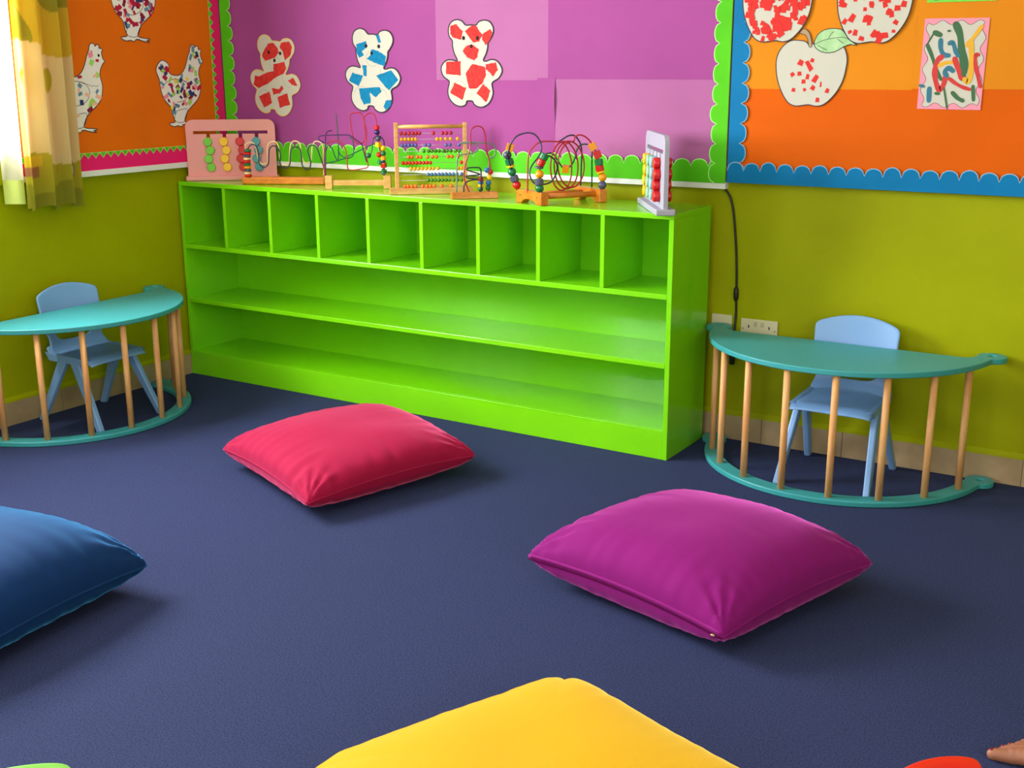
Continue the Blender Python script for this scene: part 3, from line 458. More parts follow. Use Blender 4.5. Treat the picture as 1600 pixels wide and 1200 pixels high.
def hen(pos, dens, pal, seed, label):
    th = thing('hen_cutout', label, 'picture'); fr_ = art_frame('left', pos[0], pos[1], 0); R = random.Random(seed)
    o = smooth_loop(HEN, 2); b = MB().use(P_lifted).plate(o, [], 0, .0008, fr_).use(P_line)
    for q in ribbon(o, .0036, True): b.plate(q, [], .0007, .0012, fr_)
    for ln, cl in ((HEN_WING, False), (HEN_THIGH, False)):
        for q in ribbon(smooth_loop(ln, 4, cl), .0024): b.plate(q, [], .0007, .0011, fr_)
    zz = []
    for k in range(len(HEN_FEATHER)-1):
        for j in range(4):
            f = j/4; zz.append((HEN_FEATHER[k][0]*(1-f)+HEN_FEATHER[k+1][0]*f, HEN_FEATHER[k][1]*(1-f)+HEN_FEATHER[k+1][1]*f+(.006 if j % 2 else 0)))
    for q in ribbon(zz, .002): b.plate(q, [], .0007, .0011, fr_)
    n = 0; tries = 0
    while n < dens and tries < 4000:
        tries += 1; p = (R.uniform(-.15, .15), R.uniform(-.12, .185))
        if not inside(p, HEN) or not all(inside((p[0]+dx, p[1]+dz), HEN) for dx, dz in ((.008, 0), (-.008, 0), (0, .008), (0, -.008))): continue
        w, h, a = R.uniform(.006, .0115), R.uniform(.009, .018), R.uniform(0, PI)
        q = [(p[0]+math.cos(a)*sx*w-math.sin(a)*sz*h, p[1]+math.sin(a)*sx*w+math.cos(a)*sz*h) for sx, sz in ((-1, -.8), (.9, -1), (1, .8), (-.7, 1))]
        b.use(FL[R.choice(pal)]).plate(q, [], .0009, .0012+.00001*n, fr_); n += 1
    b.build('paper', None, th)
    e = MB().plate([(.117+.0055*math.cos(2*PI*k/12), .138+.0065*math.sin(2*PI*k/12)) for k in range(12)], [], .001, .0024, fr_); e.build('eye', mat('black_ink', (24, 20, 26), .6), th)
hen(HEN1_POS, 34, [0, 3, 4, 5, 6, 2, 7, 1], 3, 'white hen cutout with sparse coloured scraps, half hidden by the curtain')
hen(HEN2_POS, 90, [0, 5, 0, 2, 6, 1], 11, 'white hen cutout highest on the orange board, cut by the top of the photo')
hen(HEN3_POS, 72, [0, 1, 1, 5, 0, 3, 2, 6, 4], 5, 'white hen cutout densely covered in coloured scraps, above the pink sorting toy')
def apple(pos, bits, label, depth):
    th = thing('apple_cutout', label, 'picture'); fr_ = art_frame('back', pos[0], pos[1], depth)
    o = smooth_loop(APPLE, 3); b = MB().use(P_white).plate(o, [], 0, .0008, fr_).use(P_line)
    for q in ribbon(o, .0032, True): b.plate(q, [], .0007, .0012, fr_)
    b.use(P_redp)
    for i, (x, z, s, asp) in enumerate(bits):
        R = random.Random(i*7+1); a = R.uniform(-.6, .6); q = [(x+math.cos(a)*sx*s*1.05-math.sin(a)*sz*s*1.05*asp, z+math.sin(a)*sx*s*1.05+math.cos(a)*sz*s*1.05*asp) for sx, sz in ((-.6, -.6), (.7, -.5), (.55, .6), (-.5, .65))]
        b.plate(q, [], .0009, .0012+.00001*i, fr_)
    b.build('paper', None, th)
    s = MB().use(mat('brown_crayon', (168, 140, 104), .8)).plate(smooth_loop(APPLE_STEM, 2), [], .0008, .0014, fr_).use(P_line)
    for q in ribbon(smooth_loop(APPLE_STEM, 2), .0022, True): s.plate(q, [], .0013, .0016, fr_)
    s.build('stem', None, th)
    l = MB().use(mat('green_crayon', (146, 190, 130), .8, rgb2=(176, 206, 156), vscale=30)).plate(smooth_loop(APPLE_LEAF, 2), [], .0009, .0016, fr_).use(P_line)
    for q in ribbon(smooth_loop(APPLE_LEAF, 2), .0026, True): l.plate(q, [], .0015, .0019, fr_)
    for v in (APPLE_VEIN1, APPLE_VEIN2, APPLE_VEIN3, APPLE_VEIN4):
        for q in ribbon(smooth_loop(v, 3, False), .0018): l.plate(q, [], .0015, .0019, fr_)
    l.build('leaf', None, th)
def scatter(n, seed, f):
    R = random.Random(seed); out = []; t_ = 0
    while len(out) < n and t_ < 9000:
        t_ += 1; p = (R.uniform(-.13, .13), R.uniform(-.14, .14))
        if inside(p, APPLE) and inside((p[0]+.008, p[1]), APPLE) and inside((p[0]-.008, p[1]), APPLE) and inside((p[0], p[1]-.009), APPLE) and f(p): out.append((round(p[0], 3), round(p[1], 3), R.uniform(.010, .019), R.uniform(.7, 1.5)))
    return out
apple(APPLE2_POS, scatter(190, 4, lambda p: not (p[0] > .0 and p[1] < -.05 and p[0]-p[1] > .12) and not (-.09 < p[0] < -.02 and -.05 < p[1] < 0)), 'white apple cutout crowded with red scraps, beside the blue border', .004)
apple(APPLE3_POS, scatter(46, 9, lambda p: True), 'white apple cutout with loosely scattered red scraps, right of the trio', .004)
apple(APPLE1_POS, APPLE1_BITS, 'white apple cutout hung lowest, with few red scraps and a green leaf', .0005)
M_leafd = None
def painting(cx, cz, w, h, tilt, m_border, strokes, label):
    th = thing('painting', label, 'picture'); ca_, sa = math.cos(tilt), math.sin(tilt); base = art_frame('back', cx, cz, 0)
    fr_ = lambda a, b, d: base(a*ca_-b*sa, a*sa+b*ca_, d)
    W2, H2 = w/2, h/2; b = MB().use(m_border).plate([(-W2, -H2), (W2, -H2), (W2, H2), (-W2, H2)], [], 0, .0008, fr_)
    def wavy(off):
        pts = []; ix, iz = W2-.014, H2-.014
        for (x0, z0, x1, z1, n, nx, nz) in ((-ix, -iz, ix, -iz, 3, 0, -1), (ix, -iz, ix, iz, 4, 1, 0), (ix, iz, -ix, iz, 3, 0, 1), (-ix, iz, -ix, -iz, 4, -1, 0)):
            for k in range(n*10):
                f = k/(n*10); s = .0075*math.sin(2*PI*n*f)+off; pts.append((x0+(x1-x0)*f+nx*s, z0+(z1-z0)*f+nz*s))
        return pts
    b.use(P_white).plate(wavy(0), [], .0008, .0011, fr_).use(P_line)
    for q in ribbon(wavy(0), .0014, True): b.plate(q, [], .0010, .0013, fr_)
    cm = {'g': mat('green_poster_paint', (46, 92, 52), .6), 'b': mat('blue_poster_paint', (30, 104, 128), .6), 'r': mat('red_poster_paint', (196, 34, 30), .6), 'y': mat('yellow_poster_paint', (220, 160, 16), .6)}
    for i, (c, pts, wd) in enumerate(strokes):
        b.use(cm[c]); sm = smooth_loop(pts, 5, False); N = len(sm); d = .0012+.00006*i
        for q in ribbon(sm, lambda k: wd*(1.15+.12*math.sin(k*.7))): b.plate(q, [], d, d+.0003, fr_)
        for e in (sm[0], sm[-1]): b.plate([(e[0]+wd*.55*math.cos(2*PI*k/10), e[1]+wd*.55*math.sin(2*PI*k/10)) for k in range(10)], [], d, d+.00045, fr_)
    b.build('paper', None, th)
m_pb = mat('pink_printed_border', (232, 140, 160), .8); m_gb2 = mat('green_printed_border', (120, 200, 60), .8)
painting(3.461, 1.479, .212, .303, -.008, m_pb, STROKES, 'painted page with pink wavy border and green, red, yellow and blue strokes')
R_ = random.Random(5)
def rs(n): return [(R_.choice('grby'), [(R_.uniform(-.07, .07), R_.uniform(-.11, .11)), (R_.uniform(-.07, .07), R_.uniform(-.11, .11))], R_.uniform(.006, .012)) for _ in range(n)]
painting(3.815, 1.485, .212, .303, -.012, m_gb2, rs(6), 'painted page with green wavy border cut by the right edge of the photo')
painting(3.47, 1.835, .225, .303, .003, m_gb2, rs(7), 'painted page with green border above the pink bordered page')

# ------------------------------------------------------------------ sockets and cable
sk = thing('blank_wall_plate', 'cream square wall plate beside the shelving unit, behind the desk ear', 'wall plate', (2.655, 0, .47))
MB().box((-.0435, -.009, -.043), (.0435, -.0005, .043)).build('plate', M_cream, sk, bevel=.003)
for x in (-.030, .030): MB().lathe([(.003, 0), (.003, .001)], 10, Matrix.Translation((x, -.009, 0)) @ Matrix.Rotation(PI/2, 4, 'X')).build('screw', mat('dull_screw', (120, 112, 90), .4, metal=.4), sk)
so = thing('wall_socket', 'cream double power socket on the wall behind the desk', 'socket', (2.812, 0, .467))
MB().box((-.076, -.010, -.040), (.076, -.0005, .040)).build('plate', M_cream, so, bevel=.003)
for x in (-.066, .066): MB().lathe([(.003, 0), (.003, .001)], 10, Matrix.Translation((x, -.010, 0)) @ Matrix.Rotation(PI/2, 4, 'X')).build('screw', MATS['dull_screw'], so)
for x in (-.014, .014): MB().box((x-.006, -.014, .012), (x+.006, -.0095, .030)).build('switch', mat('grey_switch', (178, 168, 136), .4), so, bevel=.001)
for x in (-.042, .042):
    for a, b in (((x-.0025, -.0105, .004), (x+.0025, -.0098, .016)), ((x-.013, -.0105, -.022), (x-.007, -.0098, -.018)), ((x+.007, -.0105, -.022), (x+.013, -.0098, -.018))): MB().box(a, b).build('socket_hole', M_black, so)
cb = thing('power_cable', 'black cable hanging down the wall from the corner of the purple board', 'cable')
cp_ = smooth_loop([(2.625, -.012, 1.06), (2.643, -.014, 1.018), (2.668, -.012, .985), (2.684, -.010, .93), (2.694, -.010, .86), (2.702, -.008, .78), (2.708, -.008, .70), (2.711, -.008, .625), (2.712, -.008, .58), (2.714, -.008, .52), (2.715, -.020, .44), (2.712, -.022, .36)], 6, False)
MB().tube(cp_, .0045, 8).build('cord', M_black, cb, smooth=True)
MB().tube([(2.7115, -.012, .63), (2.7115, -.012, .62), (2.712, -.012, .585), (2.712, -.012, .575)], [.005, .010, .010, .005], 10).build('connector', M_black, cb, smooth=True)
MB().tube([(2.712, -.022, .37), (2.712, -.022, .36), (2.711, -.022, .32), (2.711, -.022, .315)], [.006, .011, .011, .006], 10).build('plug', M_black, cb, smooth=True)

# ------------------------------------------------------------------ curtain
def lerp3(a, b, t_): return tuple(a[i]*(1-t_)+b[i]*t_ for i in range(3))
OL, OLD, CRE, MUS, BRN = (176, 166, 40), (150, 144, 38), (222, 200, 140), (206, 176, 44), (160, 112, 70)
def curtain_colour(s, z):
    n = noise.noise(Vector((s*3.1, z*2.3, 0)))
    w = .035*math.sin(s*9+1)+.03*n
    if z > 1.555+w: c = OLD if noise.noise(Vector((s*5, z*3, 4))) > .12 else MUS
    elif z > 1.10+.03*math.sin(s*11)+.02*n: c = CRE
    elif z > .985+.025*math.sin(s*14+2): c = OL
    else: c = OLD
    bx, bz = (s-.09)/.065, (z-1.44)/.055                     # a bush
    if bx*bx+bz*bz+.5*noise.noise(Vector((s*30, z*30, 1))) < 1 and z < 1.6: c = OL
    bx, bz = (s-.35)/.025, (z-1.43)/.05
    if bx*bx+bz*bz < 1: c = OL
    if s < .2 and 1.075 < z < 1.12: c = MUS
    if s < .19 and 1.035+.006*math.sin(s*30) < z < 1.075: c = BRN
    bx, bz = (s-.12)/.04, (z-1.25)/.09                       # pale blue garment-like blob of the print
    if bx*bx+bz*bz < 1: c = (196, 204, 178)
    for (lx, lz) in ((.055, 1.70), (.50, 1.06)):             # white leaves
        a, b_ = (s-lx)/.026, (z-lz)/.055
        if a*a+b_*b_ < 1: c = (232, 228, 206)
        if abs(math.hypot(a, b_)-1) < .10 or (abs(a) < .06 and b_ < .9 and math.hypot(a, b_) < 1): c = (150, 130, 90)
    return c
cu = thing('curtain', 'olive and cream patterned curtain hanging beside the window on the left wall', 'curtain')
NS, NZ = 240, 200; vs_, cs_ = [], []; Y0, Y1, ZB, ZT = -1.285, -.985, .905, 2.42
for j in range(NZ+1):
    z = ZB+(ZT-ZB)*j/NZ; k = (z-ZB)/(ZT-ZB); gather = 1-.10*k
    for i in range(NS+1):
        s = i/NS; y = Y1+(Y0-Y1)*(1-s)*gather+.010*math.sin(2*PI*s*3.2)*(1-.2*k)
        if s > .999: pass
        x = .086+.030*math.sin(2*PI*(1.9*s+.9*s*s+.15)+.6*math.sin(k*2.2))*(1-.15*k)+.007*math.sin(2*PI*(s*5.3+.2*k))+.012*noise.noise(Vector((s*4, z*1.5, 2)))
        zz = z+(.012*math.sin(s*17+1) if j == 0 else .012*math.sin(s*17+1)*(1-k)**3)
        vs_.append((x, y, zz)); cs_.append(lin(curtain_colour(s*.55, z)))
fs_ = [(j*(NS+1)+i, j*(NS+1)+i+1, (j+1)*(NS+1)+i+1, (j+1)*(NS+1)+i) for j in range(NZ) for i in range(NS)]
M_cur = bpy.data.materials.new('printed_curtain_cloth'); M_cur.use_nodes = True; nt = M_cur.node_tree; pb = nt.nodes['Principled BSDF']; pb.inputs['Roughness'].default_value = .85; pb.inputs['Specular IOR Level'].default_value = .2
at = nt.nodes.new('ShaderNodeAttribute'); at.attribute_name = 'print'; nt.links.new(at.outputs['Color'], pb.inputs['Base Color'])
tr = nt.nodes.new('ShaderNodeBsdfTranslucent'); nt.links.new(at.outputs['Color'], tr.inputs[0]); mx = nt.nodes.new('ShaderNodeMixShader'); mx.inputs[0].default_value = .4
nt.links.new(pb.outputs[0], mx.inputs[1]); nt.links.new(tr.outputs[0], mx.inputs[2]); nt.links.new(mx.outputs[0], nt.nodes['Material Output'].inputs[0])
co = MB().add(vs_, fs_).build('cloth', M_cur, cu, smooth=True)
ca2 = co.data.color_attributes.new('print', 'FLOAT_COLOR', 'POINT')
for i, c in enumerate(cs_): ca2.data[i].color = c
# curtain fold turned to the window, its sunlit overexposure painted as white, with hem
M_fold = bpy.data.materials.new('overexposed_curtain_fold'); M_fold.use_nodes = True; nt = M_fold.node_tree; pb = nt.nodes['Principled BSDF']; pb.inputs['Base Color'].default_value = lin((236, 238, 214)); pb.inputs['Roughness'].default_value = .9
tr = nt.nodes.new('ShaderNodeBsdfTranslucent'); tr.inputs[0].default_value = lin((240, 244, 214)); mx = nt.nodes.new('ShaderNodeMixShader'); mx.inputs[0].default_value = .6
nt.links.new(pb.outputs[0], mx.inputs[1]); nt.links.new(tr.outputs[0], mx.inputs[2]); nt.links.new(mx.outputs[0], nt.nodes['Material Output'].inputs[0])
def strip(z0, z1, nm, m_, off=0):
    v = []; n = 40; w = 8
    for j in range(n+1):
        z = z0+(z1-z0)*j/n; k = (z-.935)/1.45
        for i in range(w+1):
            s = i/w; v.append((.075-.03*s+.008*math.sin(s*6)+off, -1.262-.075*s*(1+.25*k)+.03*k, z+.004*s))
    f = [(j*(w+1)+i, j*(w+1)+i+1, (j+1)*(w+1)+i+1, (j+1)*(w+1)+i) for j in range(n) for i in range(w)]
    MB().add(v, f).build(nm, m_, cu, smooth=True)
strip(1.03, 2.42, 'sunlit_fold', M_fold); strip(.932, 1.03, 'fold_hem', mat('pale_lime_hem', (206, 220, 110), .85), .0)
rd = thing('curtain_rail', 'white curtain rail over the window on the left wall', 'curtain rail', (.08, -2.15, 2.44))
MB().tube([(0, -1.25, 0), (0, 1.25, 0)], .012, 12).build('rail', M_white, rd, smooth=True)
for y in (-1.0, 1.0): MB().box((-.0795, y-.01, -.01), (.01, y+.01, .01)).build('bracket', M_white, rd)

# ------------------------------------------------------------------ half-moon desks (arch frame of teal arcs and wooden rods)
def arc(R, a0, a1, n): return [(R*math.cos(math.radians(a0+(a1-a0)*k/n)), R*math.sin(math.radians(a0+(a1-a0)*k/n))) for k in range(n+1)]
EX, EY, ER = .512, -.03, .050
def ear(side):
    if side > 0: return [(EX+ER*math.cos(math.radians(a)), EY+ER*math.sin(math.radians(a))) for a in range(-78, 216, 14)]
    return [(-EX+ER*math.cos(math.radians(a)), EY+ER*math.sin(math.radians(a))) for a in range(-36, 259, 14)]
def hole(side, r=.014): return [(side*EX+r*math.cos(2*PI*k/16), EY+r*math.sin(2*PI*k/16)) for k in range(16)]
OUT = arc(.525, 190, 350, 64)
def make_desk(label, loc, rz):
    th = thing('half_moon_desk', label, 'desk', loc, rz, 'half moon desks')
    top = OUT+ear(1)+[(.448, -.088), (.43, -.098), (-.43, -.098), (-.448, -.088)]+ear(-1)
    smooth_angle(MB().plate(top, [hole(1), hole(-1)], .463, .483).build('table_top', M_teal, th, bevel=.003), 30)
    bot = OUT+ear(1)+list(reversed(arc(.462, 196, 344, 56)))+ear(-1)
    smooth_angle(MB().plate(bot, [hole(1), hole(-1)], .001, .021).build('floor_rail', M_teal, th, bevel=.003), 30)
    for k in range(8):
        a = math.radians(202+19.7*k); x, y = .495*math.cos(a), .495*math.sin(a)
        MB().tube([(x, y, .015), (x, y, .47)], .0125, 16).build('rod', M_rod, th, smooth=True)
    return th
def desk_copy(src, label, loc, rz): return dup(src, loc, rz, label, 'half moon desks')
dk = make_desk('teal half moon desk on wooden rods, standing right of the shelving unit', (3.182, -.040, 0), 0)
desk_copy(dk, 'teal half moon desk on wooden rods, against the left wall under the curtain', (.042, -1.13, 0), PI/2)

# ------------------------------------------------------------------ plastic chairs
def make_chair(label, loc, rz, m_):
    th = thing('plastic_chair', label, 'chair', loc, rz, 'small plastic chairs')
    n = 20; vs_ = []
    for j in range(n+1):
        t_ = j/n
        for i in range(n+1):
            s = 2*i/n-1; f = 1-abs(s)**8*(1-t_)*.05
            z = .305-.022*max(0, (.16-t_)/.16)**2-.009*(1-s*s)*math.sin(PI*min(1, t_*1.1))+.03*max(0, (t_-.86)/.14)**1.6-.012*abs(s)**6
            vs_.append((.158*s*(1-.06*t_)*f, -.158+.297*t_+.012*abs(s)**5*(1-t_), z))
    fs_ = [(j*(n+1)+i, j*(n+1)+i+1, (j+1)*(n+1)+i+1, (j+1)*(n+1)+i) for j in range(n) for i in range(n)]
    o = MB().add(vs_, fs_).build('seat', m_, th, smooth=True); q = o.modifiers.new('s', 'SOLIDIFY'); q.thickness = .009; q.offset = -1; b_ = o.modifiers.new('b', 'SUBSURF'); b_.levels = b_.render_levels = 1
    # backrest with the opening above the seat
    hc = (0, .29); n = 120; rings = 12
    def hole_p(a):
        c, s = math.cos(a), math.sin(a); r = 1/((abs(c)/.66)**4+(abs(s)/.12)**2.6)**(1/3.2); k = (abs(c)/.68)**3+(abs(s)/.12)**3
        r = k**(-1/3); return (hc[0]+r*c, hc[1]+r*s)
    def out_ok(p): return abs(p[0])**26+abs((p[1]-.5)/.5)**26 < 1
    def out_p(a):
        lo, hi = 0, 3
        for _ in range(30):
            md = (lo+hi)/2
            if out_ok((hc[0]+md*math.cos(a), hc[1]+md*math.sin(a))): lo = md
            else: hi = md
        return (hc[0]+lo*math.cos(a), hc[1]+lo*math.sin(a))
    def surf(s, t_):
        wid = .150*(1-.12*math.sin(PI*min(1, max(0, t_/.42)))**2)+.009*t_
        y = .128+.052*t_-.026*s*s*(.5+.5*t_)-.03*(1-min(1, t_/.18))**2
        z = .292+.285*t_-.034*s*s*t_**3-.045*math.exp(-((t_-.62)/.1)**2)*(1-s*s)*0
        return (wid*s, y, z)
    vs_ = []
    for j in range(rings+1):
        for i in range(n):
            a = 2*PI*i/n; h_, o_ = hole_p(a), out_p(a); f = j/rings; vs_.append(surf(h_[0]+(o_[0]-h_[0])*f, h_[1]+(o_[1]-h_[1])*f))
    fs_ = [(j*n+i, j*n+(i+1) % n, (j+1)*n+(i+1) % n, (j+1)*n+i) for j in range(rings) for i in range(n)]
    o = MB().add(vs_, fs_).build('backrest', m_, th, smooth=True); q = o.modifiers.new('s', 'SOLIDIFY'); q.thickness = .011; q.offset = 0; b_ = o.modifiers.new('b', 'SUBSURF'); b_.levels = b_.render_levels = 1
    for sx in (-1, 1):
        b = MB()
        b.hexa([(sx*.150, -.10, .268), (sx*.150, .125, .268), (sx*.128, .125, .268), (sx*.128, -.10, .268)], [(sx*.151, -.135, .299), (sx*.149, .150, .305), (sx*.126, .150, .302), (sx*.128, -.135, .298)])
        b.build('seat_rail', m_, th, bevel=.005, seg=3)
        for sy in (-1, 1):
            b = MB(); y0, y1 = sy*.185, sy*.045
            y1 = sy*.034
            lo = [(sx*.176, y0-.016, 0), (sx*.176, y0+.016, 0), (sx*.152, y0+.016, 0), (sx*.152, y0-.016, 0)]
            hi = [(sx*.151, y1-.028, .285), (sx*.151, y1+.028, .285), (sx*.127, y1+.028, .285), (sx*.127, y1-.028, .285)]
            b.hexa(lo, hi); b.build('leg', m_, th, bevel=.006, seg=3)
    return th
ch = make_chair('pale blue plastic child chair behind the desk on the right, back to the wall', (3.218, -.238, 0), 0, M_chairb)
dup(ch, (.24, -1.115, 0), PI/2, 'pale blue plastic child chair behind the desk by the left wall', 'small plastic chairs')
dup(ch, (4.241, -3.030, 0), math.radians(70), 'red plastic child chair, only its backrest corner showing at the bottom right', 'small plastic chairs', mat('red_plastic', (214, 36, 26), .35))
dup(ch, (3.202, -3.668, 0), math.radians(82), 'light green plastic child chair, only its backrest corner showing at the bottom left', 'small plastic chairs', mat('light_green_plastic', (140, 208, 92), .35))

# ------------------------------------------------------------------ floor cushions
def cushion(label, corners, m_, rims, top, bot, seed, zipped=False, p=2.6, q=.39, soft=.0):
    """corners: four (x,y) in order; rims: height of the seam at each corner"""
    th = thing('floor_cushion', label, 'cushion', (sum(c[0] for c in corners)/4, sum(c[1] for c in corners)/4, 0), 0, 'square floor cushions')
    cx, cy = th.location.x, th.location.y; N = 72; off = Vector((seed*3.7, seed*1.3, 0))
    def base(u, v):
        a, b = (u+1)/2, (v+1)/2
        if soft:                                                   # rounded corners
            m2 = max(abs(u), abs(v)); L = (abs(u)**soft+abs(v)**soft)**(1/soft) if m2 > 0 else 1
            k = m2/L if L else 1; a, b = (u*k+1)/2, (v*k+1)/2
        k1 = .030*(1-v*v)*abs(u)**2; k2 = .030*(1-u*u)*abs(v)**2
        a = .5+(a-.5)*(1-k1); b = .5+(b-.5)*(1-k2)
        P = [Vector((c[0]-cx, c[1]-cy, 0)) for c in corners]
        r = P[0]*(1-a)*(1-b)+P[1]*a*(1-b)+P[2]*a*b+P[3]*(1-a)*b
        return r
    def pt(u, v, side):
        r = base(u, v); e = max(0, (1-abs(u)**p)*(1-abs(v)**p)); h = e**q
        edge = max(abs(u), abs(v)); along = v if abs(u) > abs(v) else u
        wr = math.exp(-((1-edge)/.22))*((.004 if soft else .010)*noise.noise(Vector((along*9, (1 if abs(u) > abs(v) else 2)+(u > 0)*3+(v > 0)*5, seed)))+(0 if soft else .0035)*noise.noise(Vector((along*26, seed, edge*3))))*(1 if h > .02 else 0)
        crn = math.exp(-(((1-abs(u))/.30)**2+((1-abs(v))/.30)**2)); ang = math.atan2(1-abs(v)+.001, 1-abs(u)+.001)
        wr += (0 if soft else 1)*crn*.008*math.sin(ang*15+seed)*min(1, h*3)
        big = .008*noise.noise(Vector((u*1.7, v*1.7, seed+side)))*h
        a_, b2 = (u+1)/2, (v+1)/2; mid = rims[0]*(1-a_)*(1-b2)+rims[1]*a_*(1-b2)+rims[2]*a_*b2+rims[3]*(1-a_)*b2+(0 if soft else .016)*(1-u*u*v*v)
        z = mid+side*(top if side > 0 else bot)*h+(wr+big)*(1 if side > 0 else .6)
        if side < 0: z = max(z, .0015+.0*h)
        return (r.x, r.y, z)
    vs_ = []; idx = {}
    for side in (1, -1):
        for j in range(N+1):
            for i in range(N+1):
                u0, v0 = 2*i/N-1, 2*j/N-1; u = math.sin(u0*PI/2)*.6+u0*.4; v = math.sin(v0*PI/2)*.6+v0*.4
                if side < 0 and (i in (0, N) or j in (0, N)): idx[(side, i, j)] = idx[(1, i, j)]; continue
                idx[(side, i, j)] = len(vs_); vs_.append(pt(u, v, side))
    fs_ = []
    for side in (1, -1):
        for j in range(N):
            for i in range(N):
                f = (idx[(side, i, j)], idx[(side, i+1, j)], idx[(side, i+1, j+1)], idx[(side, i, j+1)]); fs_.append(f if side > 0 else tuple(reversed(f)))
    MB().add(vs_, fs_).build('cover', m_, th, smooth=True)
    # seam along the four edges
    for e in range(4):
        pts = []
        for k in range(49):
            s = (2*k/48-1)*.985; u, v = ((s, -1), (1, s), (s, 1), (-1, s))[e]; P_ = Vector(pt(u, v, 1)); 
            pts.append(P_+(P_-Vector((0, 0, P_.z))).normalized()*.0008)
        if zipped and e == zipped-1:
            lift = Vector((0, 0, .007)); MB().tube([p_+lift for p_ in pts], .0042, 6).build('zip_flap', m_, th, smooth=True)
            MB().tube([p_-Vector((0, 0, .004)) for p_ in pts], .0026, 6).build('zip', mat('dark_purple_zip', (80, 8, 56), .95, .05), th, smooth=True)
            e_ = pts[-3]-Vector((0, 0, .006)); MB().ball(e_+(e_.normalized()*.004), (.007, .004, .004), 10, 6).build('zip_pull', mat('brass', (190, 160, 120), .3, metal=.8), th, smooth=True)
        else: MB().tube(pts, .0022, 6).build('seam', m_, th, smooth=True)
    return th
V = dict(rough=.85, spec=.2, sheen=.8, bump=.12, bscale=240)
cushion('crimson red velvet floor cushion, nearest to the shelving unit', [(1.193, -1.343), (1.845, -1.613), (2.068, -.928), (1.416, -.658)], mat('crimson_velvet', (150, 6, 54), sheen_tint=(255, 110, 160), **V), (.075, .07, .08, .08), .108, .105, 1)
cushion('purple magenta velvet floor cushion with a zip along its near edge', [(2.717, -1.644), (3.385, -1.797), (3.602, -1.199), (2.934, -1.046)], mat('magenta_velvet', (122, 8, 100), sheen_tint=(240, 110, 210), **V), (.085, .068, .095, .09), .140, .118, 2, zipped=1)
cushion('dark blue velvet floor cushion cut by the left edge of the photo', [(1.796, -2.254), (1.10, -2.317), (1.163, -3.01), (1.86, -2.95)], mat('navy_blue_velvet', (0, 38, 84), sheen_tint=(80, 170, 240), **V), (.08, .08, .08, .08), .165, .10, 3)
cushion('yellow floor cushion lying nearest to the camera at the bottom of the photo', [(3.158, -2.205), (2.872, -2.845), (3.52, -3.10), (3.812, -2.43)], mat('yellow_cotton_velvet', (200, 150, 8), sheen_tint=(255, 220, 110), **V), (.08, .08, .08, .08), .085, .09, 4, p=5, q=.45, soft=12)

# ------------------------------------------------------------------ toys on top of the shelving unit
Zt = SHH+.0006
def bead_mesh(kind, r=.017):
    b = MB()
    if kind == 'ball': b.ball((0, 0, 0), r, 14, 10)
    elif kind == 'cyl': b.lathe([(r*.8, -r*.75), (r, -r*.55), (r, r*.55), (r*.8, r*.75)], 16)
    elif kind == 'disc': b.lathe([(r*.75, -r*.28), (r, -r*.12), (r, r*.12), (r*.75, r*.28)], 16)
    else: b.box((-r*.85, -r*.85, -r*.85), (r*.85, r*.85, r*.85))
    return b
def bead(kind, c, col, par, r=.017, rot=(0, 0, 0), loc0=(0, 0, 0)):
    o = bead_mesh(kind, r).build('bead', COL[col], par, smooth=kind == 'ball', bevel=.002 if kind == 'cube' else 0)
    if kind in ('cyl', 'disc'): smooth_angle(o, 35)
    o.location = Vector(c)-Vector(loc0); o.rotation_euler = rot; return o
def wires(par, L, loc0, r=.003):
    for pts, m_ in L:
        p_ = [Vector(p)-Vector(loc0) for p in smooth_loop([tuple(p) for p in pts], 5, False)]
        MB().tube(p_, r, 7).build('wire', m_, par, smooth=True)
def local(pts, loc): return [tuple(Vector(p)-Vector(loc)) for p in pts]

# colour sorting boards
def sorting_board(label, loc, rz, m_body, cols, deep):
    th = thing('colour_sorting_board', label, 'toy', loc, rz, 'colour sorting boards'); W_, H_ = .42, .285; y = .0
    MB().box((-.008, -.036, 0), (W_+.008, .036, .022)).build('base', m_body, th, bevel=.004)
    def rr(x0, z0, x1, z1, r, top=True):
        o = [(x0, z0), (x1, z0)]
        o += [(x1-r+r*math.cos(math.radians(a)), z1-r+r*math.sin(math.radians(a))) for a in range(0, 91, 15)]
        o += [(x0+r+r*math.cos(math.radians(a)), z1-r+r*math.sin(math.radians(a))) for a in range(90, 181, 15)]
        return o
    xs = [W_*f for f in (.25, .43, .61, .79)]; zt0, zt1 = .218, .232; w = .008
    hole_ = [(W_*.085, zt0)]
    for x in xs: hole_ += [(x-w, zt0), (x-w, .045), (x+w, .045), (x+w, zt0)]
    hole_ += [(W_*.915, zt0), (W_*.915, zt1), (W_*.085, zt1)]
    MB().plate(rr(0, .018, W_, H_, .035), [hole_], -.009, .009, lambda a, b, d: (a, -d, b)).build('panel', m_body, th, bevel=.0015)
    R = random.Random(3)
    for x, c in zip(xs, cols):
        for k in range(4):
            xx = x+(.006 if k % 2 else -.004)
            b = MB()
            for sgn in (-1, 1): b.lathe([(.018, 0), (.0205, .003), (.0205, deep-.003), (.018, deep)], 20, Matrix.Translation((xx, sgn*.0095, .062+.040*(3-k)-.0)) @ Matrix.Rotation(-sgn*PI/2, 4, 'X'))
            b.lathe([(.0075, -.0095), (.0075, .0095)], 10, Matrix.Translation((x, 0, .062+.040*(3-k))) @ Matrix.Rotation(PI/2, 4, 'X'))
            smooth_angle(b.build('sliding_disc', c, th), 35)
    return th
pinkm = mat('pastel_pink_paint', (226, 146, 140), .5)
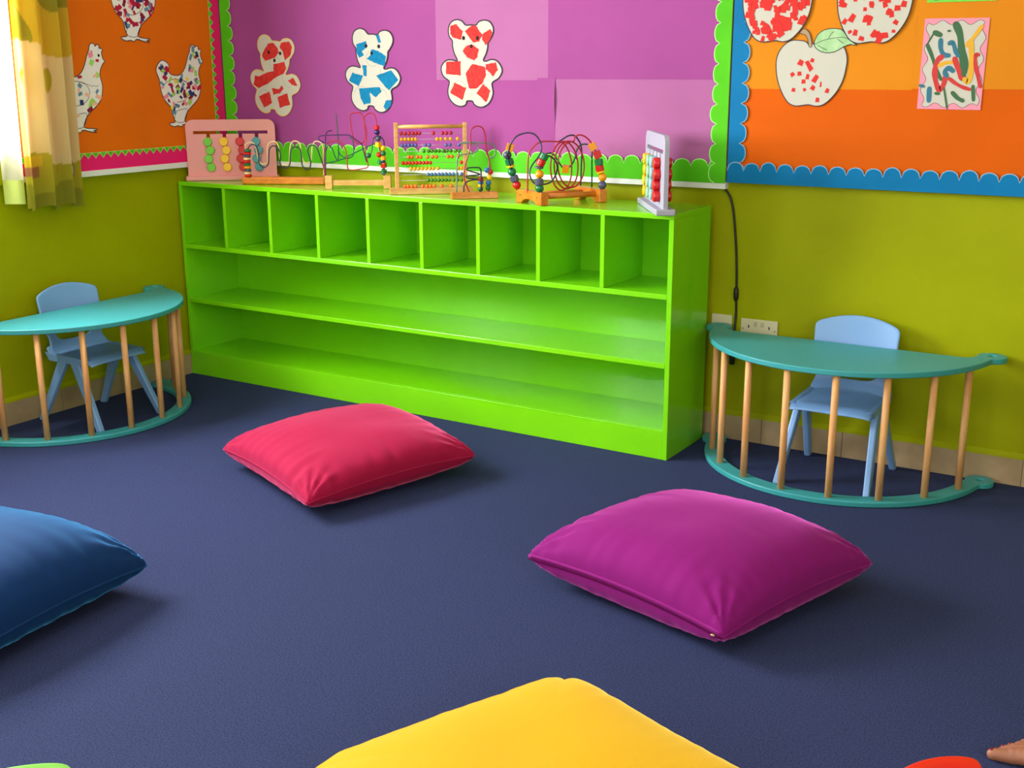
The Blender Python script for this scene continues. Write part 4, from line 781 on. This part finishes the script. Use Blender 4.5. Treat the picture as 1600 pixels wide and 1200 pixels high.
D_g, D_y, D_r, D_t = mat('leaf_green_disc', (112, 190, 40), .4), mat('amber_disc', (244, 186, 14), .4), mat('red_disc', (206, 18, 20), .35), mat('teal_disc', (72, 148, 156), .4)
sorting_board('pastel pink sorting board with green, yellow, red and teal discs at the corner end', (.036, -.316, Zt), math.atan2(.26, .33), pinkm, [D_g, D_y, D_r, D_t], .012)
sorting_board('white sorting board seen edge-on at the right end of the shelving unit', (2.355, -.105, Zt), math.atan2(-.342, .224)+.02, mat('pale_lilac_white_paint', (166, 162, 178), .5), [D_y, mat('mint_disc', (150, 196, 150), .4), mat('pale_blue_disc', (150, 190, 200), .4), D_r], .024)

# wave bead toy
L0 = (.42, -.30, Zt); th = thing('bead_wave_toy', 'wooden bar toy with two wavy wires and a stack of flat beads', 'toy', L0)
ang = math.atan2(.15, .32); Mx = Matrix.Rotation(ang, 4, 'Z')
MB().box((-.035, -.022, 0), (.36, .022, .034), Mx).build('base', M_orangewood, th, bevel=.007, seg=3)
def clampz(P, lo=.03): return [(p[0], p[1], max(p[2], SHH+lo)) for p in P]
wires(th, [(clampz(T2_CREAM), W_cream), (clampz(T2_DARK), W_navy)], L0, .003)
for c, p in T2_BEADS: bead('disc', (p[0], p[1], max(p[2], SHH+.04)), c, th, .0165, (0, 0, 0), L0).scale = (1, 1, 1.5)

# post bead maze
L0 = (.885, -.290, Zt); th = thing('bead_maze', 'bead maze on two wooden posts with tangled red, purple and green wires', 'toy', L0); a = math.atan2(.135, .23); Mx = Matrix.Rotation(a, 4, 'Z')
for x in (0, .262): MB().box((x-.016, -.016, 0), (x+.016, .016, .058), Mx).build('post', M_beech, th, bevel=.002)
MB().box((.016, -.011, .014), (.246, .011, .038), Mx).build('crossbar', M_beech, th, bevel=.002)
cz = lambda P, l=.056: clampz(P, l)
wires(th, [(cz(T3_RED), W_red), (cz(T3_PURPLE), W_purple), (cz(T3_PURPLE2), W_purple), (T3_GREEN, W_green), (cz(T3_GREEN2), W_green), (cz(T3_GREEN3), W_green), (cz(T3_NAVY), W_navy)], L0, .0026)
for i, (c, k, p) in enumerate(T3_BEADS): bead(k, (p[0], p[1], max(p[2], SHH+.066)), c, th, .0125, (0, .3*math.sin(i*2), i), L0)

# abacus
L0 = (1.285, -.318, Zt); a = math.atan2(.19, .235); th = thing('abacus', 'wooden abacus with ten rows of coloured beads in the middle of the shelf top', 'toy', L0, a); AW, AH = .292, .298
MB().box((-.032, -.035, 0), (AW+.030, .035, .024)).build('base', M_beech, th, bevel=.002)
for x in (0, AW): MB().box((x-.0085, -.009, .022), (x+.0085, .009, AH)).build('upright', M_beech, th, bevel=.002)
MB().tube([(.0, 0, AH-.017), (AW, 0, AH-.017)], .0085, 12).build('top_rod', M_beech, th, smooth=True)
ROWS = [('R', [245,285,325,365,400,432,578,672,715,760]), ('Y', [245,283,320,357,392,615,655,705,755,830]), ('B', [250,285,320,355,392,490,535,708,748,843]), ('G', [475,525,560,598,636,680,718,757,808,848]),
        ('O', [315,350,405,443,512,565,607,728,768,832]), ('S', [255,290,325,360,397,433,470,505,542,865]), ('Y', [335,375,415,455,495,535,572,620,830,868]), ('C', [515,552,590,628,665,703,740,778,818,865]),
        ('G', [515,553,590,628,665,702,738,785,825,878]), ('O', [268,300,340,380,455,497,535,578,655,755])]
AB = {'R': mat('crimson_bead', (186, 16, 40), .25), 'Y': mat('amber_bead', (238, 168, 20), .25), 'B': mat('violet_blue_bead', (92, 92, 168), .25), 'G': mat('leaf_green_bead', (64, 128, 18), .25),
      'O': mat('orange_bead', (240, 112, 12), .25), 'S': mat('scarlet_bead', (214, 44, 10), .25), 'C': mat('steel_blue_bead', (74, 116, 168), .25)}
protos = {}
for i, (c, xs) in enumerate(ROWS):
    z = AH-.045-.0247*i; MB().tube([(0, 0, z), (AW, 0, z)], .0011, 6).build('wire', W_steel, th, smooth=True)
    xl = None
    for x in xs:
        X = (x-190)/(905-190)*AW; X = max(.0155, min(AW-.0155, X))
        if xl is not None: X = max(X, xl+.0138)
        xl = X
        if c not in protos:
            o = MB().ball((0, 0, 0), (.0078, .0088, .0088), 12, 8).build('bead', AB[c], th, smooth=True); protos[c] = o
        else: o = protos[c].copy(); C.objects.link(o); o.parent = th
        o.location = (X, 0, z)

# small bead maze on a block
L0 = (1.665, -.300, Zt); th = thing('bead_maze', 'small bead maze on one wooden block with a tall red wire loop', 'toy', L0); a = math.atan2(.115, .135)
MB().box((-.095, -.022, 0), (.098, .022, .026), Matrix.Rotation(a, 4, 'Z')).build('base', M_orangewood, th, bevel=.002)
wires(th, [(clampz(T5_RED, .024), W_red), (clampz(T5_GREY, .024), W_grey), (clampz(T5_DARK, .024), W_navy)], L0, .0029)
for i, (c, p) in enumerate(T5_BEADS): bead('ball', (p[0], p[1], max(p[2], SHH+.036)), c, th, .0115, (0, 0, 0), L0)

# large roller coaster
L0 = (2.03, -.25, Zt); th = thing('bead_roller_coaster', 'large bead roller coaster with spiral red wires and big beads on a wooden frame', 'toy', L0)
ux = Vector((.171, -.085, 0)).normalized(); vx = Vector((.165, .25, 0)).normalized(); A0 = Vector((1.885, -.330, 0))
def fr6(a, b, z): return tuple(A0+ux*a+vx*b+Vector((0, 0, z))-Vector((L0[0], L0[1], 0)))
FH = .052
for b0 in (0, .262):
    prof = [(0, 0), (.035, 0), (.05, .012), (.075, .018), (.105, .018), (.13, .012), (.145, 0), (.18, 0), (.18, FH), (0, FH)]
    MB().plate(prof, [], 0, .034, lambda p_, q_, d, b0=b0: fr6(p_, b0+d, q_)).build('end_block', M_orangewood, th, bevel=.003)
    for a_ in (.03, .15): MB().tube([fr6(a_, b0-.0006, .03), fr6(a_, b0+.002, .03)], .0035, 8).build('screw', mat('dark_screw', (70, 50, 30), .4), th)
for a_ in (.055, .145): MB().tube([fr6(a_, .03, .032), fr6(a_, .27, .032)], .011, 14).build('dowel', M_orangewood, th, smooth=True)
cl = lambda P: clampz(P, FH-.003)
wires(th, [(cl(T6_PURPLE), W_navy), (cl(T6_GREEN), W_green), (clampz(T6_RED, .03), W_red), (cl(T6_NAVY), W_navy)], L0, .0032)
for grp in (T6_LEFT, T6_MID, T6_RIGHT):
    for i, (c, k, p) in enumerate(grp):
        nx = grp[min(i+1, len(grp)-1)][2]; pv = grp[max(i-1, 0)][2]; d = Vector(pv)-Vector(nx); q = d.to_track_quat('Z', 'X').to_euler()
        bead(k, (p[0], p[1], max(p[2], SHH+FH+.016)), c, th, .0172 if k != 'disc' else .0175, q, L0)
bead('cube', T6_CUBE, 'o', th, .0168, (.2, .1, .5), L0)

# ------------------------------------------------------------------ bare foot
M_skin = mat('brown_skin', (158, 104, 78), .5, .4, rgb2=(142, 88, 66), vscale=14)
ft = thing('person', 'bare foot of a person with dark red toenails at the right edge', 'person', (4.168, -1.868, 0), math.radians(3))
b = MB()
def cap(p0, p1, r0, r1, n=6):
    p0, p1 = Vector(p0), Vector(p1)
    for k in range(n+1): f = k/n; r = r0+(r1-r0)*f; b.ball(p0+(p1-p0)*f, r, 16, 12)
# toes point to -x; big toe on the near side (-y)
TO_ = [((-.070, .026, .016), (-.112, .028, .013), .0155, .0135), ((-.068, .006, .014), (-.103, .006, .010), .0110, .0095), ((-.062, -.011, .013), (-.093, -.013, .0095), .0105, .0088), ((-.054, -.026, .012), (-.081, -.030, .009), .0098, .0082), ((-.044, -.039, .011), (-.066, -.044, .0085), .0092, .0078)]
TO = [((a[0], -a[1], a[2]), (b_[0], -b_[1], b_[2]), r0, r1) for a, b_, r0, r1 in TO_]
for p0, p1, r0, r1 in TO: cap(p0, p1, r0, r1)
for y0, y1, x0 in ((-.022, -.020, -.07), (-.004, -.008, -.066), (.012, .004, -.06), (.028, .014, -.05)): cap((x0, y0, .018), (.04, y1, .034), .018, .028, 8)
cap((.02, .004, .034), (.11, 0, .045), .030, .036, 8); cap((.10, 0, .028), (.135, 0, .03), .028, .029, 4)
cap((.105, 0, .06), (.112, 0, .13), .036, .031, 8); cap((.112, 0, .13), (.118, 0, .20), .031, .035, 6)
o = b.build('body', M_skin, ft, smooth=True)
for v in o.data.vertices: v.co.z = max(v.co.z, .0)
rm = o.modifiers.new('r', 'REMESH'); rm.mode = 'VOXEL'; rm.voxel_size = .0024; rm.use_smooth_shade = True
s_ = o.modifiers.new('s', 'SMOOTH'); s_.factor = .5; s_.iterations = 6
for p0, p1, r0, r1 in TO: MB().ball((p1[0]-.002, p1[1], p1[2]+r1*.62), (r1*.62, r1*.55, r1*.36), 12, 8).build('toenail', mat('dark_red_nail_polish', (120, 14, 34), .2), ft, smooth=True)
